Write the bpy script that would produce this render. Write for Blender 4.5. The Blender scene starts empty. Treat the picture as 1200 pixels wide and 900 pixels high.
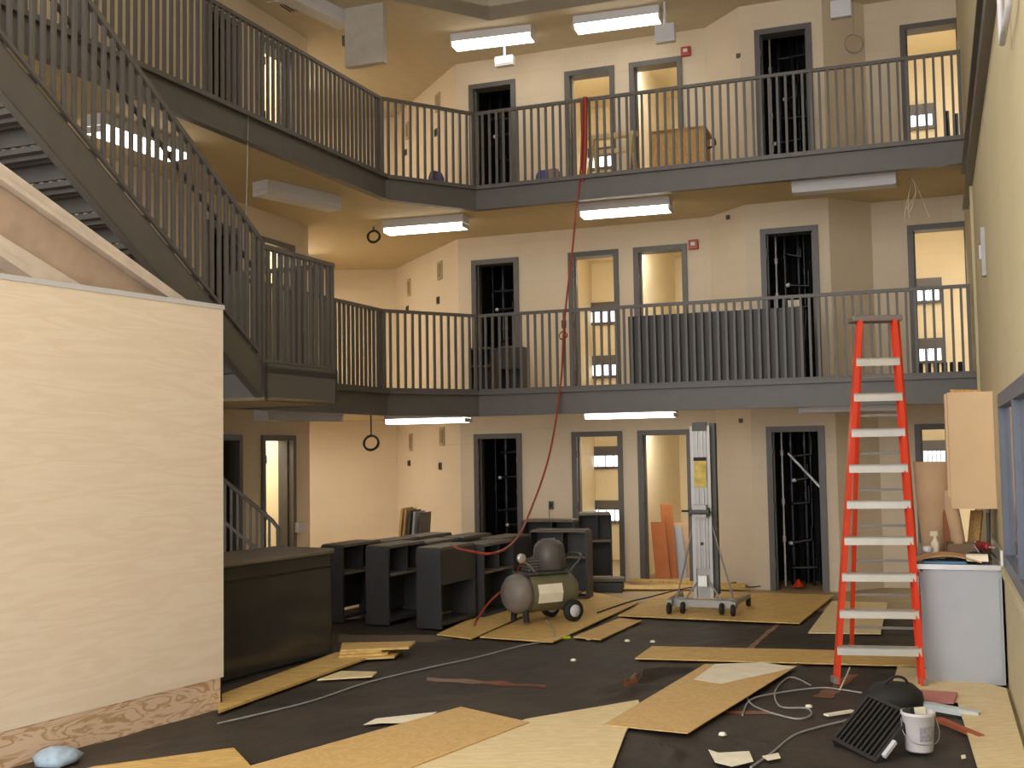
import bpy, math, random
from mathutils import Vector, Matrix, noise
random.seed(7)
S = bpy.context.scene
COL = S.collection

# ------------------------------------------------------------------ camera
FPX, CAMH, PITCH, ROLL = 1335.0, 1.9, math.radians(3.41), math.radians(0.95)
cF = Vector((0, math.cos(PITCH), math.sin(PITCH)))
u0 = Vector((0, -math.sin(PITCH), math.cos(PITCH)))
r0 = Vector((1, 0, 0))
cU = u0 * math.cos(ROLL) + r0 * math.sin(ROLL)
cR = r0 * math.cos(ROLL) - u0 * math.sin(ROLL)
cam_data = bpy.data.cameras.new('camera')
cam_data.sensor_width = 36
cam_data.lens = FPX / 1200 * 36
cam_data.clip_start = 0.05
cam = bpy.data.objects.new('camera', cam_data)
COL.objects.link(cam)
m = Matrix((cR, cU, -cF)).transposed().to_4x4()
m.translation = Vector((0, 0, CAMH))
cam.matrix_world = m
S.camera = cam

# ------------------------------------------------------------------ world, exposure
W = bpy.data.worlds.new('world')
S.world = W
W.use_nodes = True
bg = W.node_tree.nodes['Background']
bg.inputs[0].default_value = (1.0, 0.98, 0.96, 1)
bg.inputs[1].default_value = 3.6
S.view_settings.view_transform = 'Standard'
S.view_settings.look = 'None'
S.view_settings.gamma = 1
S.view_settings.use_curve_mapping = False
S.view_settings.exposure = 0.3
LAMP = 7.0          # strength of every fluorescent diffuser

# ------------------------------------------------------------------ measuring helpers (points on real planes)
CAM = Vector((0, 0, CAMH))
def ray(x, y): return cF * FPX + cR * (x - 600) + cU * (450 - y)
def onz(x, y, z=0.0):
    d = ray(x, y); return CAM + d * ((z - CAMH) / d.z)
def onv(x, y, P, Q):
    n = Vector((-(Q[1] - P[1]), Q[0] - P[0], 0)); d = ray(x, y)
    return CAM + d * (n.dot(Vector((P[0], P[1], 0)) - CAM) / n.dot(d))
def atd(x, y, Y):
    d = ray(x, y); return CAM + d * (Y / d.y)
def v2(p): return Vector((p[0], p[1]))
def meet(P, Q, A, B):
    P, Q, A, B = map(v2, (P, Q, A, B)); d, e = Q - P, B - A
    t = ((A.x - P.x) * e.y - (A.y - P.y) * e.x) / (d.x * e.y - d.y * e.x)
    return P + d * t

# ------------------------------------------------------------------ materials
MATS = {}
def mat(name, col, rough=.6, metal=0.0, var=.08, scale=6.0, bump=0.0, bscale=40.0, stretch=None, emit=None, spec=None, alpha=None):
    if name in MATS: return MATS[name]
    M = bpy.data.materials.new(name); M.use_nodes = True
    nt = M.node_tree; b = nt.nodes['Principled BSDF']
    b.inputs['Roughness'].default_value = rough
    b.inputs['Metallic'].default_value = metal
    if spec is not None: b.inputs['Specular IOR Level'].default_value = spec
    tc = nt.nodes.new('ShaderNodeTexCoord')
    mp = nt.nodes.new('ShaderNodeMapping')
    nt.links.new(tc.outputs['Object'], mp.inputs[0])
    if stretch: mp.inputs['Scale'].default_value = stretch
    nz = nt.nodes.new('ShaderNodeTexNoise')
    nz.inputs['Scale'].default_value = scale; nz.inputs['Detail'].default_value = 6
    nt.links.new(mp.outputs[0], nz.inputs['Vector'])
    rp = nt.nodes.new('ShaderNodeValToRGB')
    rp.color_ramp.elements[0].position = .3; rp.color_ramp.elements[1].position = .7
    rp.color_ramp.elements[0].color = tuple(max(0, c * (1 - var)) for c in col) + (1,)
    rp.color_ramp.elements[1].color = tuple(min(1, c * (1 + var)) for c in col) + (1,)
    nt.links.new(nz.outputs['Fac'], rp.inputs[0])
    nt.links.new(rp.outputs[0], b.inputs['Base Color'])
    if bump:
        n2 = nt.nodes.new('ShaderNodeTexNoise'); n2.inputs['Scale'].default_value = bscale; n2.inputs['Detail'].default_value = 4
        nt.links.new(mp.outputs[0], n2.inputs['Vector'])
        bp = nt.nodes.new('ShaderNodeBump'); bp.inputs['Strength'].default_value = bump; bp.inputs['Distance'].default_value = .02
        nt.links.new(n2.outputs['Fac'], bp.inputs['Height']); nt.links.new(bp.outputs[0], b.inputs['Normal'])
    if emit:
        b.inputs['Emission Color'].default_value = tuple(emit[:3]) + (1,)
        b.inputs['Emission Strength'].default_value = emit[3]
    if alpha is not None: b.inputs['Alpha'].default_value = alpha
    MATS[name] = M
    return M

def block_mat(name, col, amt=.022):
    """painted concrete block: faint coursing from the wall's own (length, height) UVs"""
    M = mat(name, col, rough=.75, var=.035, scale=1.3)
    nt = M.node_tree; b = nt.nodes['Principled BSDF']
    uv = nt.nodes.new('ShaderNodeUVMap')
    br = nt.nodes.new('ShaderNodeTexBrick')
    br.inputs['Scale'].default_value = 1.0
    br.inputs['Brick Width'].default_value = .405; br.inputs['Row Height'].default_value = .203
    br.inputs['Mortar Size'].default_value = .006; br.inputs['Mortar Smooth'].default_value = .6
    nt.links.new(uv.outputs[0], br.inputs['Vector'])
    bp = nt.nodes.new('ShaderNodeBump'); bp.inputs['Strength'].default_value = .25; bp.inputs['Distance'].default_value = .005
    bp.invert = True
    nt.links.new(br.outputs['Fac'], bp.inputs['Height']); nt.links.new(bp.outputs[0], b.inputs['Normal'])
    rp = [n for n in nt.nodes if n.type == 'VALTORGB'][0]
    mx = nt.nodes.new('ShaderNodeMix'); mx.data_type = 'RGBA'; mx.blend_type = 'MULTIPLY'
    nt.links.new(br.outputs['Fac'], mx.inputs[0]); nt.links.new(rp.outputs[0], mx.inputs[6])
    mx.inputs[7].default_value = (1 - amt * 2, 1 - amt * 2, 1 - amt * 2.4, 1)
    nt.links.new(mx.outputs[2], b.inputs['Base Color'])
    return M

def wood_mat(name, col, dark, scale=1.2, dist=6.0, rough=.6, axis=(1, 8, 1), wscale=1.5, contrast=(.35, .75)):
    M = bpy.data.materials.new(name); M.use_nodes = True
    nt = M.node_tree; b = nt.nodes['Principled BSDF']; b.inputs['Roughness'].default_value = rough
    tc = nt.nodes.new('ShaderNodeTexCoord'); mp = nt.nodes.new('ShaderNodeMapping')
    mp.inputs['Scale'].default_value = axis
    nt.links.new(tc.outputs['Object'], mp.inputs[0])
    n1 = nt.nodes.new('ShaderNodeTexNoise'); n1.inputs['Scale'].default_value = scale; n1.inputs['Detail'].default_value = 5
    n1.inputs['Distortion'].default_value = dist * .12
    nt.links.new(mp.outputs[0], n1.inputs['Vector'])
    mul = nt.nodes.new('ShaderNodeMath'); mul.operation = 'MULTIPLY'; mul.inputs[1].default_value = wscale * 6
    nt.links.new(n1.outputs['Fac'], mul.inputs[0])
    pp = nt.nodes.new('ShaderNodeMath'); pp.operation = 'PINGPONG'; pp.inputs[1].default_value = .5
    nt.links.new(mul.outputs[0], pp.inputs[0])
    rp = nt.nodes.new('ShaderNodeValToRGB')
    rp.color_ramp.elements[0].position = contrast[0] * .5; rp.color_ramp.elements[1].position = contrast[1] * .5
    rp.color_ramp.elements[0].color = tuple(dark) + (1,); rp.color_ramp.elements[1].color = tuple(col) + (1,)
    nt.links.new(pp.outputs[0], rp.inputs[0]); nt.links.new(rp.outputs[0], b.inputs['Base Color'])
    MATS[name] = M
    return M

def srgb(r, g, b):
    f = lambda c: ((c / 255 + .055) / 1.055) ** 2.4 if c > 10 else c / 255 / 12.92
    return (f(r), f(g), f(b))

CREAM = block_mat('painted_block_cream', srgb(216, 201, 178))
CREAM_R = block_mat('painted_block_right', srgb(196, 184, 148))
CELLW = block_mat('painted_block_cell', srgb(238, 224, 192))
SOFFIT = mat('soffit_paint', srgb(196, 178, 142), rough=.8, var=.04)
CEILM = mat('ceiling_paint', srgb(196, 184, 160), rough=.85, var=.04)
ATRM = mat('atrium_deck_paint', srgb(186, 176, 160), rough=.85, var=.05)
STEEL = mat('grey_steel_paint', srgb(93, 89, 86), rough=.45, var=.06)
STEELD = mat('dark_steel_paint', srgb(78, 76, 74), rough=.5, var=.1)
FRAME = mat('door_frame_paint', srgb(92, 89, 88), rough=.45, var=.06)
BLACK = mat('chase_black', srgb(22, 22, 24), rough=.8, var=.3)
PIPE = mat('pipe_black_iron', srgb(40, 40, 44), rough=.3, metal=.6, var=.3)
PIPES = mat('pipe_painted_glint', srgb(225, 225, 230), rough=.2, metal=.15, var=.2)  # whitish base colour stands in for glints on pipes and fittings
FABRIC = mat('black_floor_fabric', srgb(55, 48, 42), rough=.62, var=.5, scale=1.1, bump=.5, bscale=7)
CONC = mat('concrete_floor', srgb(168, 146, 108), rough=.5, var=.12, scale=3)
WHITE = mat('fixture_white', srgb(205, 205, 212), rough=.4, var=.02)
DESK = mat('desk_charcoal', srgb(54, 54, 56), rough=.5, var=.12, scale=4)
DESKT = mat('desk_top_dusty', srgb(108, 100, 90), rough=.6, var=.15, scale=4)
DESKG = mat('desk_gloss_charcoal', srgb(58, 57, 55), rough=.14, var=.08)
ORANGE = mat('fibreglass_orange', srgb(212, 62, 32), rough=.4, var=.05)
ALU = mat('aluminium', srgb(214, 212, 206), rough=.35, metal=.55, var=.05)
ALUD = mat('aluminium_dull', srgb(150, 148, 144), rough=.4, metal=.5, var=.08)
RUB = mat('black_rubber', srgb(32, 31, 30), rough=.7)
PLY = wood_mat('plywood_pale', srgb(230, 211, 168), srgb(222, 200, 152), scale=1.1, axis=(1.2, 6, 1))
PLYY = wood_mat('plywood_yellow', srgb(214, 180, 112), srgb(196, 160, 94), scale=1.1, axis=(1.2, 6, 1))
MASON = wood_mat('hardboard_tan', srgb(212, 178, 120), srgb(204, 168, 109), scale=2, axis=(2, 2, 1))
MAPLE = wood_mat('maple_laminate', srgb(240, 225, 207), srgb(235, 218, 198), scale=1.6, axis=(.8, .8, 7), wscale=.7, contrast=(.1, .9))
FIR = wood_mat('fir_plywood_grain', srgb(222, 196, 170), srgb(188, 152, 116), scale=1.5, axis=(1.1, 1.1, 4.5), wscale=1.3, contrast=(.1, .5), dist=9)
CRATEM = wood_mat('crate_wood', srgb(226, 184, 116), srgb(208, 160, 90), scale=2, axis=(6, 6, 1))
CARD = mat('cardboard', srgb(196, 156, 112), rough=.8)
KRAFT = mat('kraft_paper', srgb(196, 164, 130), rough=.75)
PAPER = mat('white_paper', srgb(236, 228, 206), rough=.8)
TAPE = mat('orange_tape', srgb(120, 72, 48), rough=.3, var=.25, scale=12)
HOSE = mat('red_hose', srgb(150, 52, 34), rough=.5)
CORD = mat('grey_cord', srgb(150, 150, 148), rough=.5)
CORDB = mat('black_cord', srgb(30, 30, 30), rough=.6)
GREYP = mat('grey_laminate', srgb(168, 172, 180), rough=.5, var=.03)
CABW = mat('cabinet_maple', srgb(214, 182, 138), rough=.45, var=.04, scale=3)
REDM = mat('alarm_red', srgb(170, 60, 45), rough=.4)
BLUEF = mat('window_frame_blue', srgb(92, 98, 112), rough=.4)
PALEB = mat('pale_beam_web', srgb(176, 154, 136), rough=.6, var=.12)
PALEF = mat('pale_beam_flange', srgb(206, 192, 180), rough=.55, var=.1)
LITE = mat('fluorescent_diffuser', (.9, .88, .84), rough=.5, var=0, emit=(1.0, .94, .83, LAMP))
FILL_CELL = mat('cell_fill_emitter', (.9, .88, .84), rough=.5, var=0, emit=(1.0, .93, .82, LAMP * 5))  # emitter of the lamps added to brighten cells and left room
LITE_ALC = mat('alcove_light_diffuser', (.9, .88, .84), rough=.5, var=0, emit=(1.0, .91, .77, LAMP * 3.1))
DAY = mat('daylight_pane', (.8, .85, .9), rough=.3, var=0, emit=(.90, .95, 1.0, 2.6))
GLASSD = mat('dark_window_glass', srgb(90, 98, 112), rough=.08, var=.02)

# ------------------------------------------------------------------ mesh builder
class MB:
    def __init__(s): s.v = []; s.f = []; s.uv = {}; s.sm = []
    def add(s, vs, fs, smooth=False, uvs=None):
        o = len(s.v); s.v += [Vector(v) for v in vs]
        for f in fs: s.f.append([o + i for i in f]); s.sm.append(smooth)
        if uvs:
            for i, q in enumerate(uvs): s.uv[o + i] = q
        return s
    def hexa(s, p, uvs=None):      # 8 points: bottom loop 0-3, top loop 4-7
        return s.add(p, [(3, 2, 1, 0), (4, 5, 6, 7), (0, 1, 5, 4), (1, 2, 6, 5), (2, 3, 7, 6), (3, 0, 4, 7)], uvs=uvs)
    def box(s, c, d, rz=0, M=None):
        pts = [Vector((x * d[0] / 2, y * d[1] / 2, z * d[2] / 2)) for z in (-1, 1) for x, y in ((-1, -1), (1, -1), (1, 1), (-1, 1))]
        R = M if M else Matrix.Rotation(rz, 3, 'Z')
        return s.hexa([Vector(c) + R @ p for p in pts])
    def bb(s, x0, y0, z0, x1, y1, z1): return s.box(((x0 + x1) / 2, (y0 + y1) / 2, (z0 + z1) / 2), (abs(x1 - x0), abs(y1 - y0), abs(z1 - z0)))
    def bar(s, a, b, w, h, up=(0, 0, 1)):   # rectangular bar a->b, w sideways, h along up
        a, b = Vector(a), Vector(b); d = (b - a).normalized(); u = Vector(up)
        sd = d.cross(u)
        if sd.length < 1e-4: sd = d.cross(Vector((1, 0, 0)))
        sd.normalize(); u = sd.cross(d).normalized()
        p = [q + sd * x * w / 2 + u * z * h / 2 for q in (a, b) for x, z in ((-1, -1), (1, -1), (1, 1), (-1, 1))]
        return s.hexa(p)
    def tube(s, pts, r, n=8, caps=True, r2=None):
        pts = [Vector(p) for p in pts]; L = len(pts); vs = []; fs = []
        t = (pts[1] - pts[0]).normalized(); a = t.orthogonal().normalized()
        for i, p in enumerate(pts):
            t = (pts[min(i + 1, L - 1)] - pts[max(i - 1, 0)]).normalized()
            a = (a - t * a.dot(t)); a = a.normalized() if a.length > 1e-6 else t.orthogonal().normalized()
            b = t.cross(a); rr = r if r2 is None else r + (r2 - r) * i / (L - 1)
            for k in range(n):
                q = 2 * math.pi * k / n; vs.append(p + (a * math.cos(q) + b * math.sin(q)) * rr)
        for i in range(L - 1):
            for k in range(n): fs.append((i * n + k, i * n + (k + 1) % n, (i + 1) * n + (k + 1) % n, (i + 1) * n + k))
        s.add(vs, fs, smooth=True)
        if caps: s.add(vs[:n], [tuple(range(n))[::-1]]); s.add(vs[-n:], [tuple(range(n))])
        return s
    def lathe(s, prof, n=20, M=None, c=(0, 0, 0)):   # prof: (r,z)
        R = M if M else Matrix.Identity(3); vs = []; fs = []
        for r, z in prof:
            for k in range(n):
                q = 2 * math.pi * k / n; vs.append(Vector(c) + R @ Vector((r * math.cos(q), r * math.sin(q), z)))
        for i in range(len(prof) - 1):
            for k in range(n): fs.append((i * n + k, i * n + (k + 1) % n, (i + 1) * n + (k + 1) % n, (i + 1) * n + k))
        fs.append(tuple(range(n))[::-1]); fs.append(tuple((len(prof) - 1) * n + k for k in range(n)))
        return s.add(vs, fs, smooth=True)
    def prism(s, poly, z0, z1):
        n = len(poly); vs = [(p[0], p[1], z0) for p in poly] + [(p[0], p[1], z1) for p in poly]
        fs = [tuple(range(n))[::-1], tuple(range(n, 2 * n))] + [(i, (i + 1) % n, n + (i + 1) % n, n + i) for i in range(n)]
        return s.add(vs, fs)
    def ext(s, pts, off):    # planar polygon extruded by a vector
        n = len(pts); off = Vector(off); vs = [Vector(p) for p in pts] + [Vector(p) + off for p in pts]
        return s.add(vs, [tuple(range(n))[::-1], tuple(range(n, 2 * n))] + [(i, (i + 1) % n, n + (i + 1) % n, n + i) for i in range(n)])
    def build(s, name, material, parent=None, world=False, bevel=0, segs=2):
        vs = s.v
        loc = Vector((0, 0, 0))
        if parent is not None and world:
            inv = XF[parent.name].inverted(); vs = [inv @ v for v in vs]
        elif parent is None:
            lo = [min(v[i] for v in vs) for i in range(3)]; hi = [max(v[i] for v in vs) for i in range(3)]
            loc = Vector(((lo[0] + hi[0]) / 2, (lo[1] + hi[1]) / 2, lo[2])); vs = [v - loc for v in vs]
        me = bpy.data.meshes.new(name); me.from_pydata([tuple(v) for v in vs], [], s.f)
        me.polygons.foreach_set('use_smooth', s.sm)
        if s.uv:
            ul = me.uv_layers.new(name='UVMap')
            for lp in me.loops: ul.data[lp.index].uv = s.uv.get(lp.vertex_index, (0, 0))
        me.materials.append(material); me.update()
        o = bpy.data.objects.new(name, me); COL.objects.link(o); o.location = loc
        if parent is not None: o.parent = parent; XF[o.name] = XF.get(parent.name, Matrix.Identity(4)) 
        else: XF[o.name] = Matrix.Translation(loc)
        if bevel:
            b = o.modifiers.new('bevel', 'BEVEL'); b.width = bevel; b.segments = segs; b.limit_method = 'ANGLE'
        return o
XF = {}
def tag(o, label, cat, group=None, kind=None):
    o['label'] = label; o['category'] = cat
    if group: o['group'] = group
    if kind: o['kind'] = kind
    return o
def thing(name, label, cat, loc=(0, 0, 0), rz=0, group=None, kind=None):
    o = bpy.data.objects.new(name, None); COL.objects.link(o); o.empty_display_size = .1
    o.location = loc; o.rotation_euler = (0, 0, rz)
    XF[o.name] = Matrix.Translation(Vector(loc)) @ Matrix.Rotation(rz, 4, 'Z')
    return tag(o, label, cat, group, kind)
def copy_tree(o, parent=None):
    c = o.copy(); COL.objects.link(c); c.parent = parent
    for ch in list(o.children): copy_tree(ch, c)
    return c
def smooth_path(pts, n=8):
    pts = [Vector(p) for p in pts]; out = []
    for i in range(len(pts) - 1):
        p0, p1, p2, p3 = pts[max(i - 1, 0)], pts[i], pts[i + 1], pts[min(i + 2, len(pts) - 1)]
        for k in range(n):
            t = k / n
            out.append(.5 * ((2 * p1) + (-p0 + p2) * t + (2 * p0 - 5 * p1 + 4 * p2 - p3) * t * t + (-p0 + 3 * p1 - 3 * p2 + p3) * t ** 3))
    out.append(pts[-1]); return out

# ------------------------------------------------------------------ plan of the place
Z2, Z3 = 2.68, 5.44
C1, C2, C3 = 2.50, 5.22, 7.99           # ceilings of the three levels
LV = (0.0, Z2, Z3); CL = (C1, C2, C3)
LEVN = ('ground floor', 'second level', 'top level')
HD = 2.18                               # door frame height
A_, C_ = (-0.24, 17.35), (2.17, 16.45)  # back wall line
P2, P3, P4 = Vector((-1.62, 14.45)), Vector((-.45, 15.2)), Vector((5.30, 13.05))
dL = Vector((.378, .926)).normalized(); nL = Vector((-dL.y, dL.x))      # along the left walkway (away), towards the left wall
P1 = P2 - dL * 10.5
LW = Vector((-3.40, 15.10)); LWd = Vector((.36, .933)).normalized()
W1 = v2(onv(363, 560, LW, LW + LWd)); W0 = W1 - LWd * 12
W3 = v2(onz(463, 315, C2)); W4 = v2(onv(538, 400, A_, C_)); W5 = v2(onv(836, 400, A_, C_))
D_ = Vector((3.77, 15.21)); bd = (v2(C_) - v2(A_)).normalized(); bn = Vector((-bd.y, bd.x))   # bn points away from the camera
W6 = v2(onv(877, 400, D_, D_ + bd)); W7 = v2(onv(976, 400, D_, D_ + bd)); W8 = v2(onv(1026, 400, A_, C_))
R0, R1 = Vector((3.81, 8.95)), Vector((5.88, 14.53))
dR = (R1 - R0).normalized(); nR = Vector((-dR.y, dR.x))     # nR points into the room
W9 = meet(A_, C_, R0, R1)
RN = R0 - dR * 12.5
P4 = meet(P3, P4, R0, R1)
AL0 = W1 + Vector((-dL.y, dL.x)) * 1.0
AL1 = Vector((-4.7, W3.y + .02))

# ------------------------------------------------------------------ floor and ceilings
fl = MB().prism([(-9, -4), (8, -4), (9, 24), (-9, 24)], -.2, 0).build('floor', CONC)
tag(fl, 'pale dusty floor slab of the ground floor', 'floor', kind='structure')

def slab(name, zt, zc, label):
    poly = [W0, W1, AL0, AL1, W3, W4, W5, W6, W7, W8, W9, P4, P3, P2, P1]
    o = MB().prism([tuple(p) for p in poly], zc, zt).build(name, SOFFIT)
    return tag(o, label, 'walkway', kind='structure')
def on_child(o): return o
for zt, zc, nm, lb in ((Z2, C1, 'floor_second_level', 'second level walkway slab with grey steel edge beam'), (Z3, C2, 'floor_third_level', 'top level walkway slab with grey steel edge beam')):
    o = slab(nm, zt, zc, lb)
    pts = [P1, P2, P3, P4]
    offs = []
    for i, p in enumerate(pts):    # mitred offset into the atrium
        a = (pts[i] - pts[i - 1]).normalized() if i else (pts[1] - pts[0]).normalized()
        b = (pts[i + 1] - pts[i]).normalized() if i < 3 else a
        na, nb = Vector((a.y, -a.x)), Vector((b.y, -b.x)); mm = (na + nb).normalized()
        offs.append(mm / max(.3, mm.dot(na)))
    for i in range(3):
        mb = MB()
        for z0, z1, t0, t1 in ((zt - .30, zt + .0, 0.0, .05), (zt - .30, zt - .285, .05, .10), (zt - .02, zt + .03, .05, .10)):
            a0, a1 = pts[i] + offs[i] * t0, pts[i] + offs[i] * t1; b0, b1 = pts[i + 1] + offs[i + 1] * t0, pts[i + 1] + offs[i + 1] * t1
            mb.prism([a1, b1, b0, a0], z0, z1)
        mb.build('edge_beam', STEEL, o, world=True)

ceil = MB().prism([tuple(p) for p in (W0, W1, AL0, AL1, W3, W4, W5, W6, W7, W8, W9, P4 + bn * .6, P3 + bn * .6, P2 + nL * .5, P1 + nL * .5)], C3, C3 + .2).build('ceiling', CEILM)
tag(ceil, 'cream ceiling above the top walkway', 'ceiling', kind='structure')
at = MB().prism([tuple(p) for p in (W0 - nL * -1.0, P2 + nL * 1.2 + dL * 1.2, P4 + bn * 1.2 + dR, RN - nR * .1)], C3 + .30, C3 + .5).build('ceiling_atrium', ATRM)
tag(at, 'grey raised ceiling over the open atrium', 'ceiling', kind='structure')
mb = MB()
for a, b in ((P1 + nL * .5, P2 + nL * .5), (P2 + nL * .5, P3 + bn * .6), (P3 + bn * .6, P4 + bn * .6)):
    d = (b - a).normalized(); n = Vector((-d.y, d.x)) * .04
    mb.prism([a, b, b + n, a + n], C3 - .001, C3 + .32)
tag(mb.build('trim_1', ATRM), 'grey bulkhead strip at the ceiling edge above top railing', 'trim', kind='structure')

# ------------------------------------------------------------------ walls
TH = .2
def wall(name, P, Q, holes, material, label, z0=0.0, z1=C3 + .5, out=None, solid=()):
    """one facet; holes: (s0,s1) door spans, opened on every level not in solid"""
    P, Q = v2(P), v2(Q); d = (Q - P); L = d.length; d.normalize(); n = Vector((-d.y, d.x)) if out is None else out
    mb = MB()
    def pan(a, b, za, zb):
        if b - a < 1e-4 or zb - za < 1e-4: return
        q = [P + d * a, P + d * b, P + d * b + n * TH, P + d * a + n * TH]
        mb.hexa([(p.x, p.y, za) for p in q] + [(p.x, p.y, zb) for p in q], uvs=[(a, za), (b, za), (b, za), (a, za), (a, zb), (b, zb), (b, zb), (a, zb)])
    cur = 0
    for a, b in sorted(holes):
        pan(cur, a, z0, z1)
        for i, z in enumerate(LV):
            top = LV[i + 1] if i < 2 else z1
            pan(a, b, z + HD - .03, top)
        cur = b
    pan(cur, L, z0, z1)
    return tag(mb.build(name, material), label, 'wall', kind='structure')

def span(P, d, xl, xr, y):
    """frame outer edges seen at x=xl..xr -> distances along the wall"""
    P = v2(P); a = (v2(onv(xl, y, P, P + d)) - P).dot(d); b = (v2(onv(xr, y, P, P + d)) - P).dot(d)
    return (a, b)
hA = span(W4, bd, 553, 608, 330); hB = span(W4, bd, 666.5, 725.5, 330); hC = span(W4, bd, 743, 806, 330)
hD = span(W6, bd, 892.5, 960.5, 330); hE = span(W8, bd, 1065, 1141, 330)
hL1 = span(W0, LWd, 238, 282, 300); hL2 = span(W0, LWd, 305, 344, 300)
inset = lambda h: (h[0] + .04, h[1] - .04)
wall('wall_back', W4, W5, [inset(h) for h in (hA, hB, hC)], CREAM, 'cream block back wall with two cell doorways and a dark chase doorway')
wall('wall_bay_left', W5, W6, [], CREAM, 'narrow slanting cream wall left of the projecting bay')
wall('wall_bay_front', W6, W7, [inset(hD)], CREAM, 'cream wall of the projecting bay around the dark doorway')
wall('wall_bay_right', W7, W8, [], CREAM, 'shaded slanting cream wall right of the projecting bay')
wall('wall_back_right', W8, W9, [inset(hE)], CREAM, 'cream back wall piece beside the right wall')
wall('wall_alcove_right', W3, W4, [], CREAM, 'cream alcove side wall with a row of electrical boxes')
wall('wall_alcove_back', AL1, W3, [], CREAM, 'brightly lit cream wall at the far end of the alcove')
wall('wall_left', W0, W1, [inset(hL1), inset(hL2)], CREAM, 'cream wall behind the left walkways with doorways')
wall('wall_alcove_left', AL0 + (W1 - AL0) * 1.0, AL0, [], CREAM, 'end face of the left wall at the alcove')
wall('wall_alcove_side', AL0, AL1, [], CREAM, 'hidden side wall of the alcove')
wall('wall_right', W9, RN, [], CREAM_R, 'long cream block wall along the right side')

# door frames
DN = [0]
def door_frame(P, d, n, h, z, label, fw=.075):
    DN[0] += 1
    P = v2(P); a, b = h; mb = MB()
    def piece(s0, s1, z0, z1, o0=-.03, o1=TH + .02):
        q = [P + d * s0 + n * o0, P + d * s1 + n * o0, P + d * s1 + n * o1, P + d * s0 + n * o1]
        mb.hexa([(p.x, p.y, z0) for p in q] + [(p.x, p.y, z1) for p in q])
    piece(a, a + fw, z, z + HD); piece(b - fw, b, z, z + HD); piece(a + fw, b - fw, z + HD - fw, z + HD)
    # door stops
    piece(a + fw, a + fw + .02, z, z + HD - fw, .06, .12); piece(b - fw - .02, b - fw, z, z + HD - fw, .06, .12)
    o = mb.build('door_%d' % DN[0], FRAME)
    tag(o, label, 'door frame', kind='structure')
    for k in (.35, 1.1, 1.85):     # hinges / strike
        q = P + d * (a + fw + .004) + n * -.025
        MB().box((q.x, q.y, z + k), (.02, .02, .11), math.atan2(d.y, d.x)).build('hinge', STEELD, o, world=True)
    return o

def interior(name, P, d, n, s0, s1, depth, z0, z1, material, label, floor_m=None):
    """room behind a doorway: side, back, ceiling and floor faces (thick)"""
    P = v2(P); mb = MB(); t = .08
    def bx(a, b, o0, o1, za, zb):
        q = [P + d * a + n * o0, P + d * b + n * o0, P + d * b + n * o1, P + d * a + n * o1]
        mb.hexa([(p.x, p.y, za) for p in q] + [(p.x, p.y, zb) for p in q], uvs=[(a, za), (b, za), (b + (o1 - o0), za), (a + (o1 - o0), za), (a, zb), (b, zb), (b + (o1 - o0), zb), (a + (o1 - o0), zb)])
    bx(s0 - t, s0, TH, TH + depth, z0, z1); bx(s1, s1 + t, TH, TH + depth, z0, z1)
    bx(s0 - t, s1 + t, TH + depth, TH + depth + t, z0, z1)
    bx(s0 - t, s1 + t, 0 if False else TH, TH + depth + t, z1, z1 + .06)
    if z0 > .1: bx(s0 - t, s1 + t, .0, TH + depth, z0 - .1, z0)
    return tag(mb.build(name, material), label, 'room', kind='structure')

WN = [0]
def cell_window(P, d, n, off, s0, s1, z0, z1, label):
    """slit window on a cell's outer wall: dark frame, bars, bright pane"""
    WN[0] += 1
    P = v2(P)
    def pt(s, o): return P + d * s + n * (off - o)
    mb = MB(); fw = .05
    def bx(m, a, b, za, zb, o0, o1):
        q = [pt(a, o1), pt(b, o1), pt(b, o0), pt(a, o0)]
        m.hexa([(p.x, p.y, za) for p in q] + [(p.x, p.y, zb) for p in q])
    for a, b, za, zb in ((s0, s1, z1 - fw * 3.3, z1), (s0, s1, z0, z0 + fw), (s0, s0 + fw, z0 + fw, z1 - fw * 3.3), (s1 - fw, s1, z0 + fw, z1 - fw * 3.3)): bx(mb, a, b, za, zb, 0, .06)
    o = mb.build('window_%d' % WN[0], FRAME); tag(o, label, 'window', kind='structure')
    m2 = MB(); bx(m2, s0 + fw, s1 - fw, z0 + fw, z1 - fw * 3.3, .002, .012); m2.build('pane', DAY, o, world=True)
    nb = 4
    for k in range(1, nb + 1):
        c = s0 + fw + (s1 - s0 - 2 * fw) * k / (nb + 1); m3 = MB(); bx(m3, c - .007, c + .007, z0 + fw, z1 - fw * 3.3, .018, .04); m3.build('bar', FRAME, o, world=True)
    return o

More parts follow.
